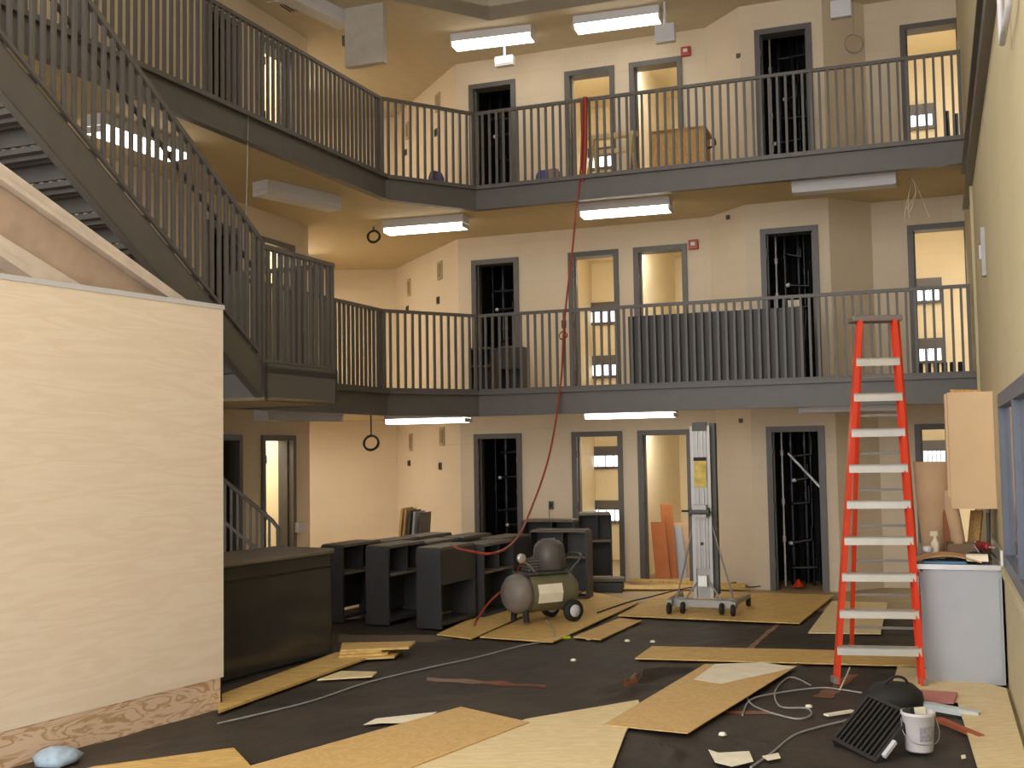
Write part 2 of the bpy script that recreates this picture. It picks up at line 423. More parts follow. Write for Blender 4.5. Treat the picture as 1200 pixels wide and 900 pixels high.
def ceiling_light(a, b, z, label, lit, group, wdt=.28, hgt=.15, lm=None):
    """wraparound fluorescent fixture between two plan points, hung at ceiling height z"""
    a, b = v2(a), v2(b); c = (a + b) / 2; d = (b - a); L = d.length; rz = math.atan2(d.y, d.x)
    t = thing('ceiling_light', label, 'ceiling light', (c.x, c.y, z - hgt - .03), rz, group)
    mb = MB().bb(-L / 2, -wdt / 2, .065, L / 2, wdt / 2, hgt + .03)
    mb.build('housing', WHITE, t)
    prof = [(-wdt / 2 + .005, .065), (-wdt / 2 + .035, 0), (wdt / 2 - .035, 0), (wdt / 2 - .005, .065)]
    m2 = MB(); vs = [(x, y, zz) for x in (-L / 2 + .02, L / 2 - .02) for y, zz in prof]
    m2.add(vs, [(0, 1, 5, 4), (1, 2, 6, 5), (2, 3, 7, 6), (3, 0, 4, 7), (3, 2, 1, 0), (4, 5, 6, 7)])
    m2.build('diffuser', (lm or LITE) if lit else WHITE, t)
    for sgn in (-1, 1): MB().bb(sgn * (L / 2 - .01) - .01, -wdt / 2, .0, sgn * (L / 2 - .01) + .01, wdt / 2, .06).build('end_cap', WHITE, t)
    return t

doors = (('A', W4, hA, 'dark chase doorway at the left of the back wall'), ('B', W4, hB, 'grey framed cell doorway showing slit windows'), ('C', W4, hC, 'grey framed cell doorway left of the projecting bay'),
         ('D', W6, hD, 'dark chase doorway in the projecting bay'), ('E', W8, hE, 'grey framed cell doorway beside the right wall'))
for i, z in enumerate(LV):
    zc = CL[i]
    for k, P, h, lb in doors:
        door_frame(P, bd, bn, h, z, '%s on the %s' % (lb, LEVN[i]))
    # cells
    mid = (hB[1] + hC[0]) / 2
    interior('wall_cell_b_%d' % i, W4, bd, bn, hB[0] - .56, mid - .05, 2.9, z, zc, CELLW, 'warm cream cell interior left of the pair on the %s' % LEVN[i])
    interior('wall_cell_c_%d' % i, W4, bd, bn, mid + .05, hC[1] + 1.0, 2.9, z, zc, CELLW, 'warm cream cell interior right of the pair on the %s' % LEVN[i])
    interior('wall_cell_e_%d' % i, W8, bd, bn, hE[0] - .9, hE[1] + .5, 2.5, z, zc, CELLW, 'warm cream cell interior beside the right wall on the %s' % LEVN[i])
    interior('wall_chase_a_%d' % i, W4, bd, bn, hA[0] - .05, hA[1] + .05, 1.2, z, zc, BLACK, 'black chase interior at the left on the %s' % LEVN[i])
    interior('wall_chase_d_%d' % i, W6, bd, bn, hD[0] - .1, hD[1] + .1, 1.0, z, zc, BLACK, 'black chase interior in the bay on the %s' % LEVN[i])
    nW = Vector((-LWd.y, LWd.x))
    door_frame(W0, LWd, nW, hL1, z, 'dark doorway in the left wall nearer the stair on the %s' % LEVN[i])
    ldf = door_frame(W0, LWd, nW, hL2, z, 'doorway in the left wall next to the alcove on the %s' % LEVN[i])
    interior('wall_room_left_dark_%d' % i, W0, LWd, nW, hL1[0] - .1, hL1[1] + .1, 1.2, z, zc, BLACK, 'dark room behind the left wall on the %s' % LEVN[i])
    interior('wall_room_left_lit_%d' % i, W0, LWd, nW, hL2[0] - .12, hL2[1] + .2, 1.6, z, zc, CELLW, 'lit room behind the left wall next to the alcove on the %s' % LEVN[i])
    # slit windows
    up = .15 if i == 0 else 0.0
    for nm, P, off, xl, xr, yy in (('left', W4, TH + 2.9, 684.5, 738, 364), ('right', W8, TH + 2.5, 1071, 1104, 340)):
        Pb = v2(P) + bn * off
        sa, sb = span(Pb, bd, xl, xr, yy)
        cellname = 'cell behind the left pair' if nm == 'left' else 'cell beside the right wall'
        cell_window(P, bd, bn, off, sa, sb, z + 1.42 + up, z + 1.82 + up, 'upper slit window with bars in the %s on the %s' % (cellname, LEVN[i]))
        cell_window(P, bd, bn, off, sa, sb, z + .48 + up, z + .88 + up, 'lower slit window with bars in the %s on the %s' % (cellname, LEVN[i]))
    # unseen lamps added above the doorways to brighten the cells
    for P, s, o, lb in ((W4, (hB[0] + hB[1]) / 2, .3, 'cell left of the pair'), (W4, (hC[0] + hC[1]) / 2, .3, 'cell right of the pair'), (W8, (hE[0] + hE[1]) / 2, .3, 'cell beside the right wall')):
        c = v2(P) + bd * s + bn * (TH + o)
        ceiling_light(c - bd * .35, c + bd * .35, zc, 'added unseen fill light inside the %s on the %s' % (lb, LEVN[i]), True, 'added cell fill lights', lm=FILL_CELL)
    c = Vector((-3.95, 17.95)); ceiling_light(c - LWd * .9, c + LWd * .9, zc, 'lit ceiling light round the corner in the alcove on the %s' % LEVN[i], True, 'alcove ceiling lights', wdt=.5, lm=LITE_ALC)
    c = W0 + LWd * (hL2[0] + .35) + nW * (TH + .7)  # hidden lamp added to brighten the room behind the left wall
    ceiling_light(c - nW * .3, c + nW * .3, zc, 'added unseen fill light in the lit room behind the left wall on the %s' % LEVN[i], True, 'added cell fill lights', lm=FILL_CELL)

# pipes in the chases
def pipes(P, h, i, z, zc, where):
    P = v2(P); w = h[1] - h[0]
    for f, o, r, mt in ((.30, .55, .05, PIPE), (.52, .75, .05, PIPE), (.80, .6, .035, PIPES if where == 'left' else PIPE), (.66, .45, .02, PIPE), (.17, .35, .014, PIPES if where != 'left' else PIPE)):
        q = P + bd * (h[0] + w * f) + bn * (TH + o)
        mb = MB().tube([(q.x, q.y, z), (q.x, q.y, zc)], r, 10)
        lab = {.30: 'left thick dark pipe', .52: 'central thickest dark pipe', .80: 'bright slim pipe' if mt is PIPES else 'right slim dark pipe', .66: 'thin central dark pipe', .17: 'thinnest bright pipe' if mt is PIPES else 'thinnest dark pipe'}[f] + ' in the doorway'
        o2 = mb.build('chase_pipe', mt)
        tag(o2, '%s %s on the %s' % (lab, 'left on the back wall' if where == 'left' else 'of the bay', LEVN[i]), 'pipe', 'pipes inside the dark doorways')
        for zz in (z + .55, z + 1.25, z + 1.8):
            zz += random.uniform(-.15, .15)
            MB().tube([(q.x, q.y, zz - .04), (q.x, q.y, zz + .04)], r * 1.35 + .006, 10).build('coupling', mt, o2, world=True)
for i, z in enumerate(LV):
    pipes(W4, hA, i, z, CL[i], 'left'); pipes(W6, hD, i, z, CL[i], 'bay')
def chase_branches(P, h, i, z, where):
    P = v2(P); w = h[1] - h[0]; rr = random.Random(i * 7 + len(where))
    for k in range(5):
        zz = z + .3 + k * .38 + rr.uniform(-.1, .1); o_ = .28 + .12 * rr.random()
        a = P + bd * (h[0] + w * rr.uniform(.22, .45)) + bn * (TH + o_); b = P + bd * (h[0] + w * rr.uniform(.6, .82)) + bn * (TH + o_)
        dz = rr.uniform(-.05, .05)
        t = thing('branch_pipe', '%s branch pipe counted from the bottom, %s doorway of the %s' % (('lowest', 'second', 'third', 'fourth', 'highest')[k], 'back wall chase' if where == 'left' else 'bay', LEVN[i]), 'pipe', (a.x, a.y, zz), group='branch pipes inside the dark doorways')
        MB().tube([(a.x, a.y, zz), (b.x, b.y, zz + dz), (b.x, b.y, zz + dz + rr.uniform(.1, .25))], .022, 8).build('run', PIPE, t, world=True)
        MB().lathe([(.0, -.03), (.03, -.02), (.035, 0), (.03, .02), (.0, .03)], 10, c=(a.x, a.y, zz)).build('valve', PIPES if k % 2 else PIPE, t, world=True)
for i, z in enumerate(LV):
    chase_branches(W4, hA, i, z, 'left'); chase_branches(W6, hD, i, z, 'bay')
q = W6 + bd * (hD[0] + .22) + bn * (TH + .3); q2 = W6 + bd * (hD[1] - .12) + bn * (TH + .3)
tag(MB().tube([(q.x, q.y, 1.82), (q2.x, q2.y, 1.34)], .018, 8).build('brace_pipe', PIPES), 'shiny slanting pipe in the ground floor doorway of the bay', 'pipe')

# ------------------------------------------------------------------ ceiling lights
def fx(x0, y0, x1, y1, z):
    a, b = v2(onz(x0, y0, z)), v2(onz(x1, y1, z)); c = (a + b) / 2
    return a, b
zf = lambda c: c - .16
G = 'wraparound ceiling lights above the walkways'
def level_lights(c, px, label, lit):
    a, b = fx(*px, zf(c)); m_ = (a + b) / 2; d = (b - a).normalized()
    ceiling_light(m_ - d * .61, m_ + d * .61, c, label, lit, G); return m_, d
level_lights(C3, (533, 56, 624, 45), 'lit ceiling light of the top level near the white hanging panel', True)
level_lights(C3, (676, 36, 773, 23), 'lit ceiling light of the top level left of the projecting bay', True)
ma = level_lights(C2, (455, 273, 544, 266), 'lit ceiling light of the second level above the alcove corner', True)
mb_ = level_lights(C2, (684, 254, 784, 246), 'lit ceiling light of the second level above the cell doorways', True)
mc = level_lights(C2, (933, 226, 1046, 216), 'unlit ceiling light with hanging wires below the top walkway at the right', False)
md = level_lights(C2, (309, 228, 388, 245), 'unlit ceiling light of the second level near the stair landing', False)
level_lights(C2, (108, 152, 209, 187), 'lit ceiling light seen through the stair railing', True)
for (m_, d), lit, lb in ((ma, True, 'lit ceiling light of the ground floor in front of the alcove'), (mb_, True, 'lit ceiling light of the ground floor above the cell doorways'), (mc, False, 'unlit ceiling light of the ground floor behind the ladder'), (md, False, 'unlit ceiling light of the ground floor left of the alcove')):
    ceiling_light(m_ - d * .61, m_ + d * .61, C1, lb, lit, G)
level_lights(C3, (350, 6, 388, 24), 'unlit brownish ceiling light of the top level above the left railing', False)
# fill lamps added high over the atrium to brighten the near part
for k, (x, y) in enumerate(((-2.2, 3.5), (-.6, 1.0), (-.6, 5.5), (1.2, 8.0), (-2.6, -1.2), (0.6, 11.0))):
    a = Vector((x, y)); ceiling_light(a - dR * .75, a + dR * .75, C3 + .30, 'added atrium fill light %s' % ('above the panel', 'above the viewer', 'over the near floor', 'over the ladder', 'behind the viewer', 'over the lift')[k], True, 'added atrium fill lights', wdt=.5)

# ------------------------------------------------------------------ guard railings
BAL = {}
def bal_mesh(h):
    k = round(h, 3)
    if k not in BAL:
        t = MB().bb(-.0145, -.0145, 0, .0145, .0145, h)
        me = bpy.data.meshes.new('baluster'); me.from_pydata([tuple(v) for v in t.v], [], t.f); me.materials.append(STEEL); BAL[k] = me
    return BAL[k]
def railing(P, Q, z, label, z1=None, step=.1, h=1.05, posts=2.0, name='guardrail', group='guardrails of the walkways', low=.05, skip=None):
    """straight guardrail P->Q (level, or climbing to z1) with top rail, bottom rail, posts and balusters"""
    P, Q = v2(P), v2(Q); d = Q - P; L = d.length; d.normalize(); z1 = z if z1 is None else z1
    t = thing(name, label, 'railing', (P.x, P.y, z), math.atan2(d.y, d.x), group)
    sl = (z1 - z) / L
    MB().bar((0, 0, h), (L, 0, h + sl * L), .045, .04).build('top_rail', STEEL, t)
    MB().bar((0, 0, low), (L, 0, low + sl * L), .03, .025).build('bottom_rail', STEEL, t)
    n = 1
    for k in range(n + 1):
        x = min(max(L * k / n, .02), L - .02); MB().bb(x - .017, -.017, -.02 + sl * x, x + .017, .017, h + sl * x).build('post', STEEL, t)
    me = bal_mesh(h - low)
    nb = int(L / step)
    for k in range(1, nb):
        x = L * k / nb; o = bpy.data.objects.new('baluster', me); COL.objects.link(o); o.parent = t; o.location = (x, 0, low + sl * x)
    return t
IN = .035
def off(P, n): return P + n * IN
cnL = nL * IN; cnB = bn * IN; cnM = Vector((-(P3 - P2).normalized().y, (P3 - P2).normalized().x)) * IN
railing(P2 - dL * 8.6 + cnL, P2 + cnL, Z3, 'grey baluster guardrail along the left walkway of the top level')
railing(P2 + cnM, P3 + cnM, Z3, 'short slanting guardrail piece in the corner of the top level')
railing(P3 + cnB, P4 + cnB - bd * .03, Z3, 'long guardrail along the back walkway of the top level')
# landing of the stair
Q1 = Vector((-1.68, 10.97)); Q0 = Q1 - dL * 1.22
sQ = lambda q: (q - P2).dot(dL)
E1 = P2 + dL * sQ(Q1); E0 = P2 + dL * sQ(Q0)
railing(E1 + dL * .05 + cnL, P2 + cnL, Z2, 'guardrail of the second level between the stair landing and the corner')
railing(P2 + cnM, P3 + cnM, Z2, 'short slanting guardrail piece in the corner of the second level')
railing(P3 + cnB, P4 + cnB - bd * .03, Z2, 'long guardrail of the second level behind the ladder')
lt = thing('stair_landing', 'grey steel stair landing projecting from the second level walkway', 'landing', (Q0.x, Q0.y, Z2 - .3))
e0, e1 = E0 - nL * .11, E1 - nL * .11
MB().prism([Q0, Q1, e1, e0], Z2 - .06, Z2).build('deck', STEELD, lt, world=True)
MB().prism([Q0, Q1, e1, e0], Z2 - .30, Z2 - .27).build('soffit', SOFFIT, lt, world=True)
for a, b in ((Q0, Q1), (Q1, e1), (e0, Q0)):
    d = (b - a).normalized(); n = Vector((-d.y, d.x)) * .05
    MB().prism([a, b, b + n, a + n], Z2 - .30, Z2 + .03).build('fascia', STEEL, lt, world=True)
railing(Q0 + nL * .03, Q1 + nL * .03 - dL * .03, Z2, 'guardrail along the outer side of the stair landing', step=.095, posts=1.2, group='railings of the stair')
railing(Q1 + nL * .06 - dL * .04, e1 - dL * .04, Z2, 'guardrail across the far end of the stair landing', step=.095, posts=1.2, group='railings of the stair')

# ------------------------------------------------------------------ upper stair flight
RISE, RUN = Z3 - Z2, 4.25
TAN = RISE / RUN
st = thing('steel_stair', 'grey steel stair flight climbing from the landing towards the viewer', 'stair', (Q0.x, Q0.y, Z2 - .3))
for nm, base in (('stringer', Q0 + nL * .03), ('stringer', Q0 + nL * 1.10)):
    mb = MB()
    a = base; b = base - dL * RUN
    # web and two flanges
    A0, B0 = Vector((a.x, a.y, Z2)), Vector((b.x, b.y, Z3))
    for zo0, zo1, w in ((-.27, .04, .02), (.03, .045, .07), (-.275, -.26, .07)):
        n3 = Vector((nL.x, nL.y, 0)) * w
        mb.hexa([A0 + Vector((0, 0, zo0)), B0 + Vector((0, 0, zo0)), B0 + n3 + Vector((0, 0, zo0)), A0 + n3 + Vector((0, 0, zo0)),
                 A0 + Vector((0, 0, zo1)), B0 + Vector((0, 0, zo1)), B0 + n3 + Vector((0, 0, zo1)), A0 + n3 + Vector((0, 0, zo1))])
    mb.build('stringer', STEEL, st, world=True)
NT = 15
for k in range(NT):
    s0 = RUN * k / NT; s1 = RUN * (k + 1) / NT; zz = Z2 + RISE * (k + 1) / NT - .06
    a, b = Q0 + nL * .05 - dL * s0, Q0 + nL * 1.09 - dL * s0; c, e = b - dL * (s1 - s0 + .02), a - dL * (s1 - s0 + .02)
    mb = MB().prism([a, b, c, e], zz - .04, zz)
    f = .02
    a2, b2 = a - dL * f, b - dL * f
    mb.prism([a, b, b2, a2], zz - .17, zz - .04)
    for u in (.1, .2):           # stiffener ribs under the pan
        r1, r2 = a - dL * u, b - dL * u; mb.prism([r1, r2, r2 - dL * .03, r1 - dL * .03], zz - .07, zz - .04)
    mb.build('tread', STEELD, st, world=True)
g = 'railings of the stair'
railing(Q0 + nL * .03 - dL * .02, Q0 + nL * .03 - dL * RUN, Z2 + .05, 'sloping baluster railing on the atrium side of the stair', z1=Z3 + .05, step=.095, posts=1.6, name='stair_railing', group=g)
railing(Q0 + nL * 1.13 - dL * .02, Q0 + nL * 1.13 - dL * RUN, Z2 + .05, 'sloping baluster railing on the walkway side of the stair', z1=Z3 + .05, step=.095, posts=1.6, name='stair_railing', group=g)
# handrail on brackets
hr = thing('handrail', 'round grey handrail fixed inside the atrium side stair railing', 'handrail', (Q0.x, Q0.y, Z2))
a = Q0 + nL * .11; b = a - dL * (RUN - .1)
MB().tube([(a.x, a.y, Z2 + .86), (b.x, b.y, Z3 + .80)], .02, 8).build('rail', STEEL, hr, world=True)
for k in range(5):
    q = a - dL * (.3 + k * .9); zq = Z2 + .84 + (.3 + k * .9) * TAN; w = q - nL * .08
    MB().tube([(q.x, q.y, zq), (w.x, w.y, zq - .03)], .008, 6).build('bracket', STEEL, hr, world=True)

# lower stair rail on the ground floor
b0 = onz(320, 650, 0.0); Yl = 11.6
pa, pb = atd(262, 562, Yl), atd(319, 610, Yl)
lr = thing('stair_railing', 'short dark stair railing behind the charcoal workstation on the ground floor', 'railing', (pb.x, pb.y, 0), group=g)
d3 = (pa - pb); pa2 = pb + d3 * 1.6
MB().tube([pa2, pb, (pb.x + .06, pb.y, pb.z - .08), (pb.x + .07, pb.y, 0)], .022, 8).build('top_rail', STEEL, lr, world=True)
MB().bar(pa2 - Vector((0, 0, .42)), pb - Vector((0, 0, .42)), .03, .03).build('middle_rail', STEEL, lr, world=True)
for k in range(12):
    q = pb + d3 * (k * .13 + .06); MB().bb(q.x - .011, q.y - .011, max(.0, q.z - 1.15), q.x + .011, q.y + .011, q.z).build('baluster', STEEL, lr, world=True)
MB().bar(pa2 - Vector((0, 0, 1.12)), pb - Vector((0, 0, 1.05)), .04, .2).build('stringer', STEELD, lr, world=True)
q = pa2; MB().bb(q.x - .03, q.y - .03, 0, q.x + .03, q.y + .03, q.z).build('post', STEEL, lr, world=True)

# ------------------------------------------------------------------ big pale panel at the left
pd = (Vector((-2.215, 8.72)) - Vector((-3.16, 7.08))).normalized(); pn = Vector((-pd.y, pd.x))
pe = Vector((-2.215, 8.72)); ps = pe - pd * 4.6
HT = 3.03
pt_ = thing('booth_wall', 'large pale maple faced panel wall standing at the left', 'panel', (ps.x, ps.y, 0))
def pbox(a, b, o0, o1, z0, z1):
    q = [pe - pd * b + pn * o0, pe - pd * a + pn * o0, pe - pd * a + pn * o1, pe - pd * b + pn * o1]
    return MB().hexa([(p.x, p.y, z0) for p in q] + [(p.x, p.y, z1) for p in q])
pbox(0, 4.6, 0, .018, .24, HT).build('face_sheet', MAPLE, pt_, world=True)
pbox(.03, 4.6, .004, .018, .0, .24).build('kick_strip', FIR, pt_, world=True)
pbox(-.012, 4.6, -.006, .03, HT, HT + .035).build('top_cap', WHITE, pt_, world=True)
pbox(.0, .045, .018, .13, .0, HT).build('edge_stud', RUB, pt_, world=True)
for k in range(1, 8): pbox(k * .61, k * .61 + .04, .018, .12, .0, HT).build('stud', PLYY, pt_, world=True)
# sloping beam behind it
B0, B1 = (-3.28, 7.3), (-2.48, 8.6)
bm = thing('sloping_beam', 'pale sloping channel beam rising behind the maple panel', 'beam', (-2.9, 7.9, 0))
bq = lambda x, y, o=0: onv(x, y, B0, B1) + Vector((pn.x, pn.y, 0)) * o
def bslice(m_, pts, o0, o1):
    m_.ext([bq(x, y, o0) for x, y in pts], Vector((pn.x, pn.y, 0)) * (o1 - o0))
BX = -320
def bl(xr, yr, xl, yl): return (BX, yr + (yl - yr) * (xr - BX) / (xr - xl))      # prolong an edge line past the frame
def bpart(nm, m_, tr, tl, br, bl_, o0, o1):
    mb = MB(); bslice(mb, [bl(*tr, *tl), tr, br, bl(*br, *bl_)], o0, o1); mb.build(nm, m_, bm, world=True)
bpart('web', PALEB, (250, 386), (-60, 170), (172, 386), (-60, 246), .06, .09)
bpart('flange', PALEF, (262, 383), (-60, 146), (250, 386), (-60, 168), 0, .16)
bpart('flange', PALEF, (180, 386), (-60, 238), (130, 386), (-60, 258), 0, .16)
bpart('edge_batten', PALEF, (252, 384), (-60, 164), (248, 386), (-60, 170), -.03, 0)
bpart('edge_batten', PALEF, (133, 384), (-60, 252), (125, 386), (-60, 262), -.03, 0)
q = bq(-250, 300, .08); MB().bb(q.x - .04, q.y - .04, 0, q.x + .04, q.y + .04, bq(-250, 140, .08).z).build('post', PLYY, bm, world=True)
for x in (60, 170):
    q = bq(x, 380, .08); MB().bb(q.x - .04, q.y - .04, 0, q.x + .04, q.y + .04, q.z).build('post', PLYY, bm, world=True)

# ------------------------------------------------------------------ floor covering and sheets
RIDGES = [((700, 812), (806, 786), .045, .06), ((705, 822), (770, 806), .035, .05), ((470, 822), (640, 812), .022, .05), ((330, 850), (520, 822), .02, .06), ((500, 792), (660, 800), .014, .05),
          ((150, 888), (330, 850), .02, .07), ((840, 868), (960, 880), .016, .05), ((760, 872), (800, 898), .03, .05), ((900, 770), (960, 790), .02, .05), ((560, 770), (740, 766), .012, .05), ((760, 745), (930, 752), .012, .05)]
RIDGES = [(v2(onz(*a)), v2(onz(*b)), h * 2.0, w * .8) for a, b, h, w in RIDGES]
def fabric_h(x, y):
    h = .004 + .016 * max(0, noise.noise(Vector((x * 1.1 + y * .6, y * 1.5 - x * .3, 1)))) + .012 * abs(noise.noise(Vector((x * 1.7 - y * 3.1, x * 2.2 + y, 4)))) + .008 * abs(noise.noise(Vector((x * 5, y * 4, 9))))
    h = min(h, .026)
    p = Vector((x, y))
    for a, b, hh, w in RIDGES:
        d = b - a; t = max(0, min(1, (p - a).dot(d) / d.length_squared)); q = p - a - d * t
        q -= Vector((-d.y, d.x)).normalized() * .05 * math.sin(t * 7 + a.x * 5)
        e = math.exp(-(q.length / w) ** 2)
        if e > .02: h = max(h, hh * e * (.4 + .6 * math.sin(math.pi * min(1, max(0, t)))))
    return h
fab = MB(); NX, NY = 230, 230; X0, X1, Y0, Y1 = -4.2, 5.4, 3.2, 13.2
vs = []; fs = []
for j in range(NY + 1):
    for i in range(NX + 1):
        x = X0 + (X1 - X0) * i / NX; y = Y0 + (Y1 - Y0) * j / NY
        x = min(x, 3.70 + (y - 8.95) * .371 - .02)
        vs.append((x, y, fabric_h(x, y)))
for j in range(NY):
    for i in range(NX):
        a = j * (NX + 1) + i; fs.append((a, a + 1, a + NX + 2, a + NX + 1))
fab.add(vs, fs, smooth=True)
tag(fab.build('floor_fabric', FABRIC), 'wrinkled black fabric spread over most of the floor', 'floor covering')
def tape(px, label):
    A, B, C, D = [onz(x, y, .015) for x, y in px]; n = 40; vs = []; fs = []
    for k in range(n + 1):
        a, b = A.lerp(D, k / n), B.lerp(C, k / n); m_ = (a + b) / 2; w = .75 + .5 * noise.noise(m_ * 6)
        for q in (a, m_, b):
            q = m_ + (q - m_) * w; vs.append((q.x, q.y, fabric_h(q.x, q.y) + .0035))
    for k in range(n):
        for c in (0, 1): fs.append((k * 3 + c, k * 3 + c + 1, k * 3 + c + 4, k * 3 + c + 3))
    return tag(MB().add(vs, fs, smooth=True).build('tape_strip', TAPE), label, 'tape', 'orange tape strips')

def sheet(name, px, z, t, material, label, cat='sheet', group=None):
    pts = [onz(x, y, z + t) for x, y in px]
    pts = [Vector((min(p.x, R0.x + (p.y - R0.y) * dR.x / dR.y - .03), p.y, p.z)) for p in pts]
    o = MB().prism([(p.x, p.y) for p in pts], z, z + t).build(name, material)
    return tag(o, label, cat, group)
SG = 'wooden sheets lying on the floor'
zb = .030
sheet('plywood_sheet', [(562, 746), (648, 752), (748, 706), (688, 692)], zb, .012, PLYY, 'yellow plywood sheet lying under the air compressor', group=SG)
sheet('plywood_sheet', [(512, 743), (553, 748), (618, 719), (590, 706)], zb, .012, PLYY, 'plywood strip between the charcoal desks and the compressor', group=SG)
sheet('plywood_sheet', [(672, 746), (704, 749), (752, 727), (726, 724)], zb, .012, PLYY, 'small plywood piece right of the compressor wheel', group=SG)
sheet('plywood_sheet', [(724, 721), (937, 730), (978, 697), (782, 692)], zb, .012, PLYY, 'large yellow plywood sheet under the material lift', group=SG)
sheet('plywood_sheet', [(690, 690), (765, 690), (880, 690), (830, 684), (700, 686)], zb - .012, .012, PLYY, 'plywood sheet along the cell doorways', group=SG)
sheet('plywood_sheet', [(947, 741), (1032, 742), (1040, 706), (975, 704)], zb, .012, PLY, 'plywood piece behind the ladder legs', group=SG)
sheet('plywood_strip', [(744, 771), (764, 757), (1080, 764), (1080, 780)], zb, .012, PLYY, 'long narrow plywood strip running behind the ladder', group=SG)
sheet('hardboard_sheet', [(707, 849), (806, 859), (934, 780), (826, 778)], zb + .014, .006, MASON, 'long tan hardboard sheet with white paper at its far end', group=SG)
sheet('paper_sheet', [(813, 796), (846, 801), (932, 782), (893, 776), (838, 778)], zb + .021, .002, PAPER, 'torn white paper lying on the far end of the hardboard', 'paper')
sheet('plywood_sheet', [(455, 905), (716, 903), (733, 858), (750, 826), (748, 820), (618, 842), (560, 860)], zb, .012, PLY, 'large pale plywood sheet at the bottom centre of the floor', group=SG)
sheet('hardboard_sheet', [(262, 906), (466, 905), (620, 846), (540, 828)], zb + .014, .006, MASON, 'tan hardboard sheet overlapping the pale plywood at bottom', group=SG)
sheet('plywood_sheet', [(60, 910), (300, 905), (290, 893), (274, 876), (110, 898)], zb, .012, PLYY, 'yellow board edge at the bottom left below the maple panel', group=SG)
sheet('plywood_strip', [(256, 833), (252, 816), (395, 764), (436, 768)], zb, .02, PLYY, 'yellow plywood strip under the glossy charcoal workstation', group=SG)
sheet('plywood_strip', [(372, 796), (400, 786), (442, 787), (436, 792)], zb, .012, PLY, 'small pale wood offcut right of the glossy workstation', group=SG)
for k in range(4):
    L_ = (470, 462, 455, 487)[k]
    sheet('board', [(396 + k, 772 - k * 3.6), (L_ - 8, 769 - k * 3.6), (L_, 762 - k * 3.6), (398 + k, 764 - k * 3.6)], .032 + k * .021, .02, PLYY, '%s of four thin boards stacked beside the glossy workstation' % ('lowest', 'second lowest', 'third lowest', 'topmost')[k], 'board', 'thin boards on the floor')
sheet('plywood_sheet', [(1040, 818), (1052, 781), (1096, 784), (1210, 806), (1230, 906), (1148, 906), (1122, 822)], zb, .012, PLY, 'pale plywood sheet on the floor in front of the counter', group=SG)
sheet('foam_sheet', [(1072, 820), (1078, 808), (1122, 811), (1118, 822)], zb + .014, .02, mat('pink_foam', srgb(190, 128, 120), rough=.9), 'flat pink foam piece at the foot of the counter', 'foam')
sheet('paper_scrap', [(426, 849), (440, 842), (512, 834), (500, 841), (470, 847), (448, 847)], zb, .003, PAPER, 'curled white paper strip behind the tan hardboard', 'paper')
sheet('paper_scrap', [(830, 878), (842, 882), (878, 880), (883, 892), (858, 898), (838, 893)], zb, .003, PAPER, 'larger torn white paper scrap left of the black grille', 'paper')
sheet('paper_scrap', [(893, 886), (912, 882), (915, 888), (900, 891)], zb, .003, PAPER, 'smaller white paper scrap left of the black grille', 'paper')
sheet('paper_scrap', [(1126, 885), (1131, 884), (1132, 888), (1127, 889)], zb, .003, PAPER, 'tiny white paper bit right of the white bucket', 'paper')
tape([(873, 760), (883, 760), (917, 730), (909, 730)], 'orange tape strip on fabric between the lift and the plywood strip')
tape([(728, 806), (742, 808), (768, 785), (756, 784)], 'orange tape strip on fabric beside the tan hardboard')
tape([(500, 799), (500, 794), (640, 802), (640, 806)], 'faint orange tape strip across the middle of the fabric')
tape([(850, 836), (850, 832), (908, 834), (906, 839)], 'short orange tape strip under the cable tangle')
tape([(950, 816), (976, 818), (1008, 790), (992, 790)], 'orange tape patch under the ladder foot')
bz = onz(66, 897, 0)
rg = MB().lathe([(.01, 0), (.13, .005), (.14, .04), (.10, .075), (.04, .09), (.005, .092)], 16, c=(bz.x, bz.y, .02))
for v in rg.v: v.x += .03 * noise.noise(v * 18); v.y += .03 * noise.noise(v * 15 + Vector((3, 1, 2))); v.z += .02 * max(-.5, noise.noise(v * 22))
tag(rg.build('rag', mat('blue_rag', srgb(160, 180, 200), rough=.9, var=.2, scale=20)), 'crumpled pale blue rag at the bottom left corner', 'rag')

# ------------------------------------------------------------------ glossy workstation
g0, g1 = Vector((-2.80, 8.95)), Vector((-1.70, 10.95))
gd = (g1 - g0).normalized(); gn = Vector((-gd.y, gd.x)); GL = (g1 - g0).length; GZ = .04
ws = thing('workstation', 'glossy charcoal workstation with rounded corner beside the maple panel', 'workstation', (g0.x, g0.y, GZ), math.atan2(gd.y, gd.x))
def arc(cx, cy, r, a0, a1, n=7): return [(cx + r * math.cos(math.radians(a0 + (a1 - a0) * k / n)), cy + r * math.sin(math.radians(a0 + (a1 - a0) * k / n))) for k in range(n + 1)]
shell = [(0, 0)] + arc(GL - .12, .12, .12, -90, 0) + [(GL, .75), (GL - .03, .75)] + arc(GL - .12, .12, .09, 0, -90) + [(0, .03)]
MB().prism(shell, 0, .93).build('front_panel', DESKG, ws)
top = [(0, -.02)] + arc(GL - .14, .12, .16, -90, 0) + [(GL + .02, .78), (0, .78)]
MB().prism(top, .93, .97).build('top', DESKT, ws, bevel=.012)
MB().bb(.02, .72, 0, GL - .03, .75, .93).build('back_panel', DESK, ws)
MB().prism([(0, -.006)] + arc(GL - .12, .12, .126, -90, 0) + [(GL + .006, .75), (GL, .75)] + arc(GL - .12, .12, .12, 0, -90) + [(0, 0)], .80, .815).build('seam', RUB, ws)

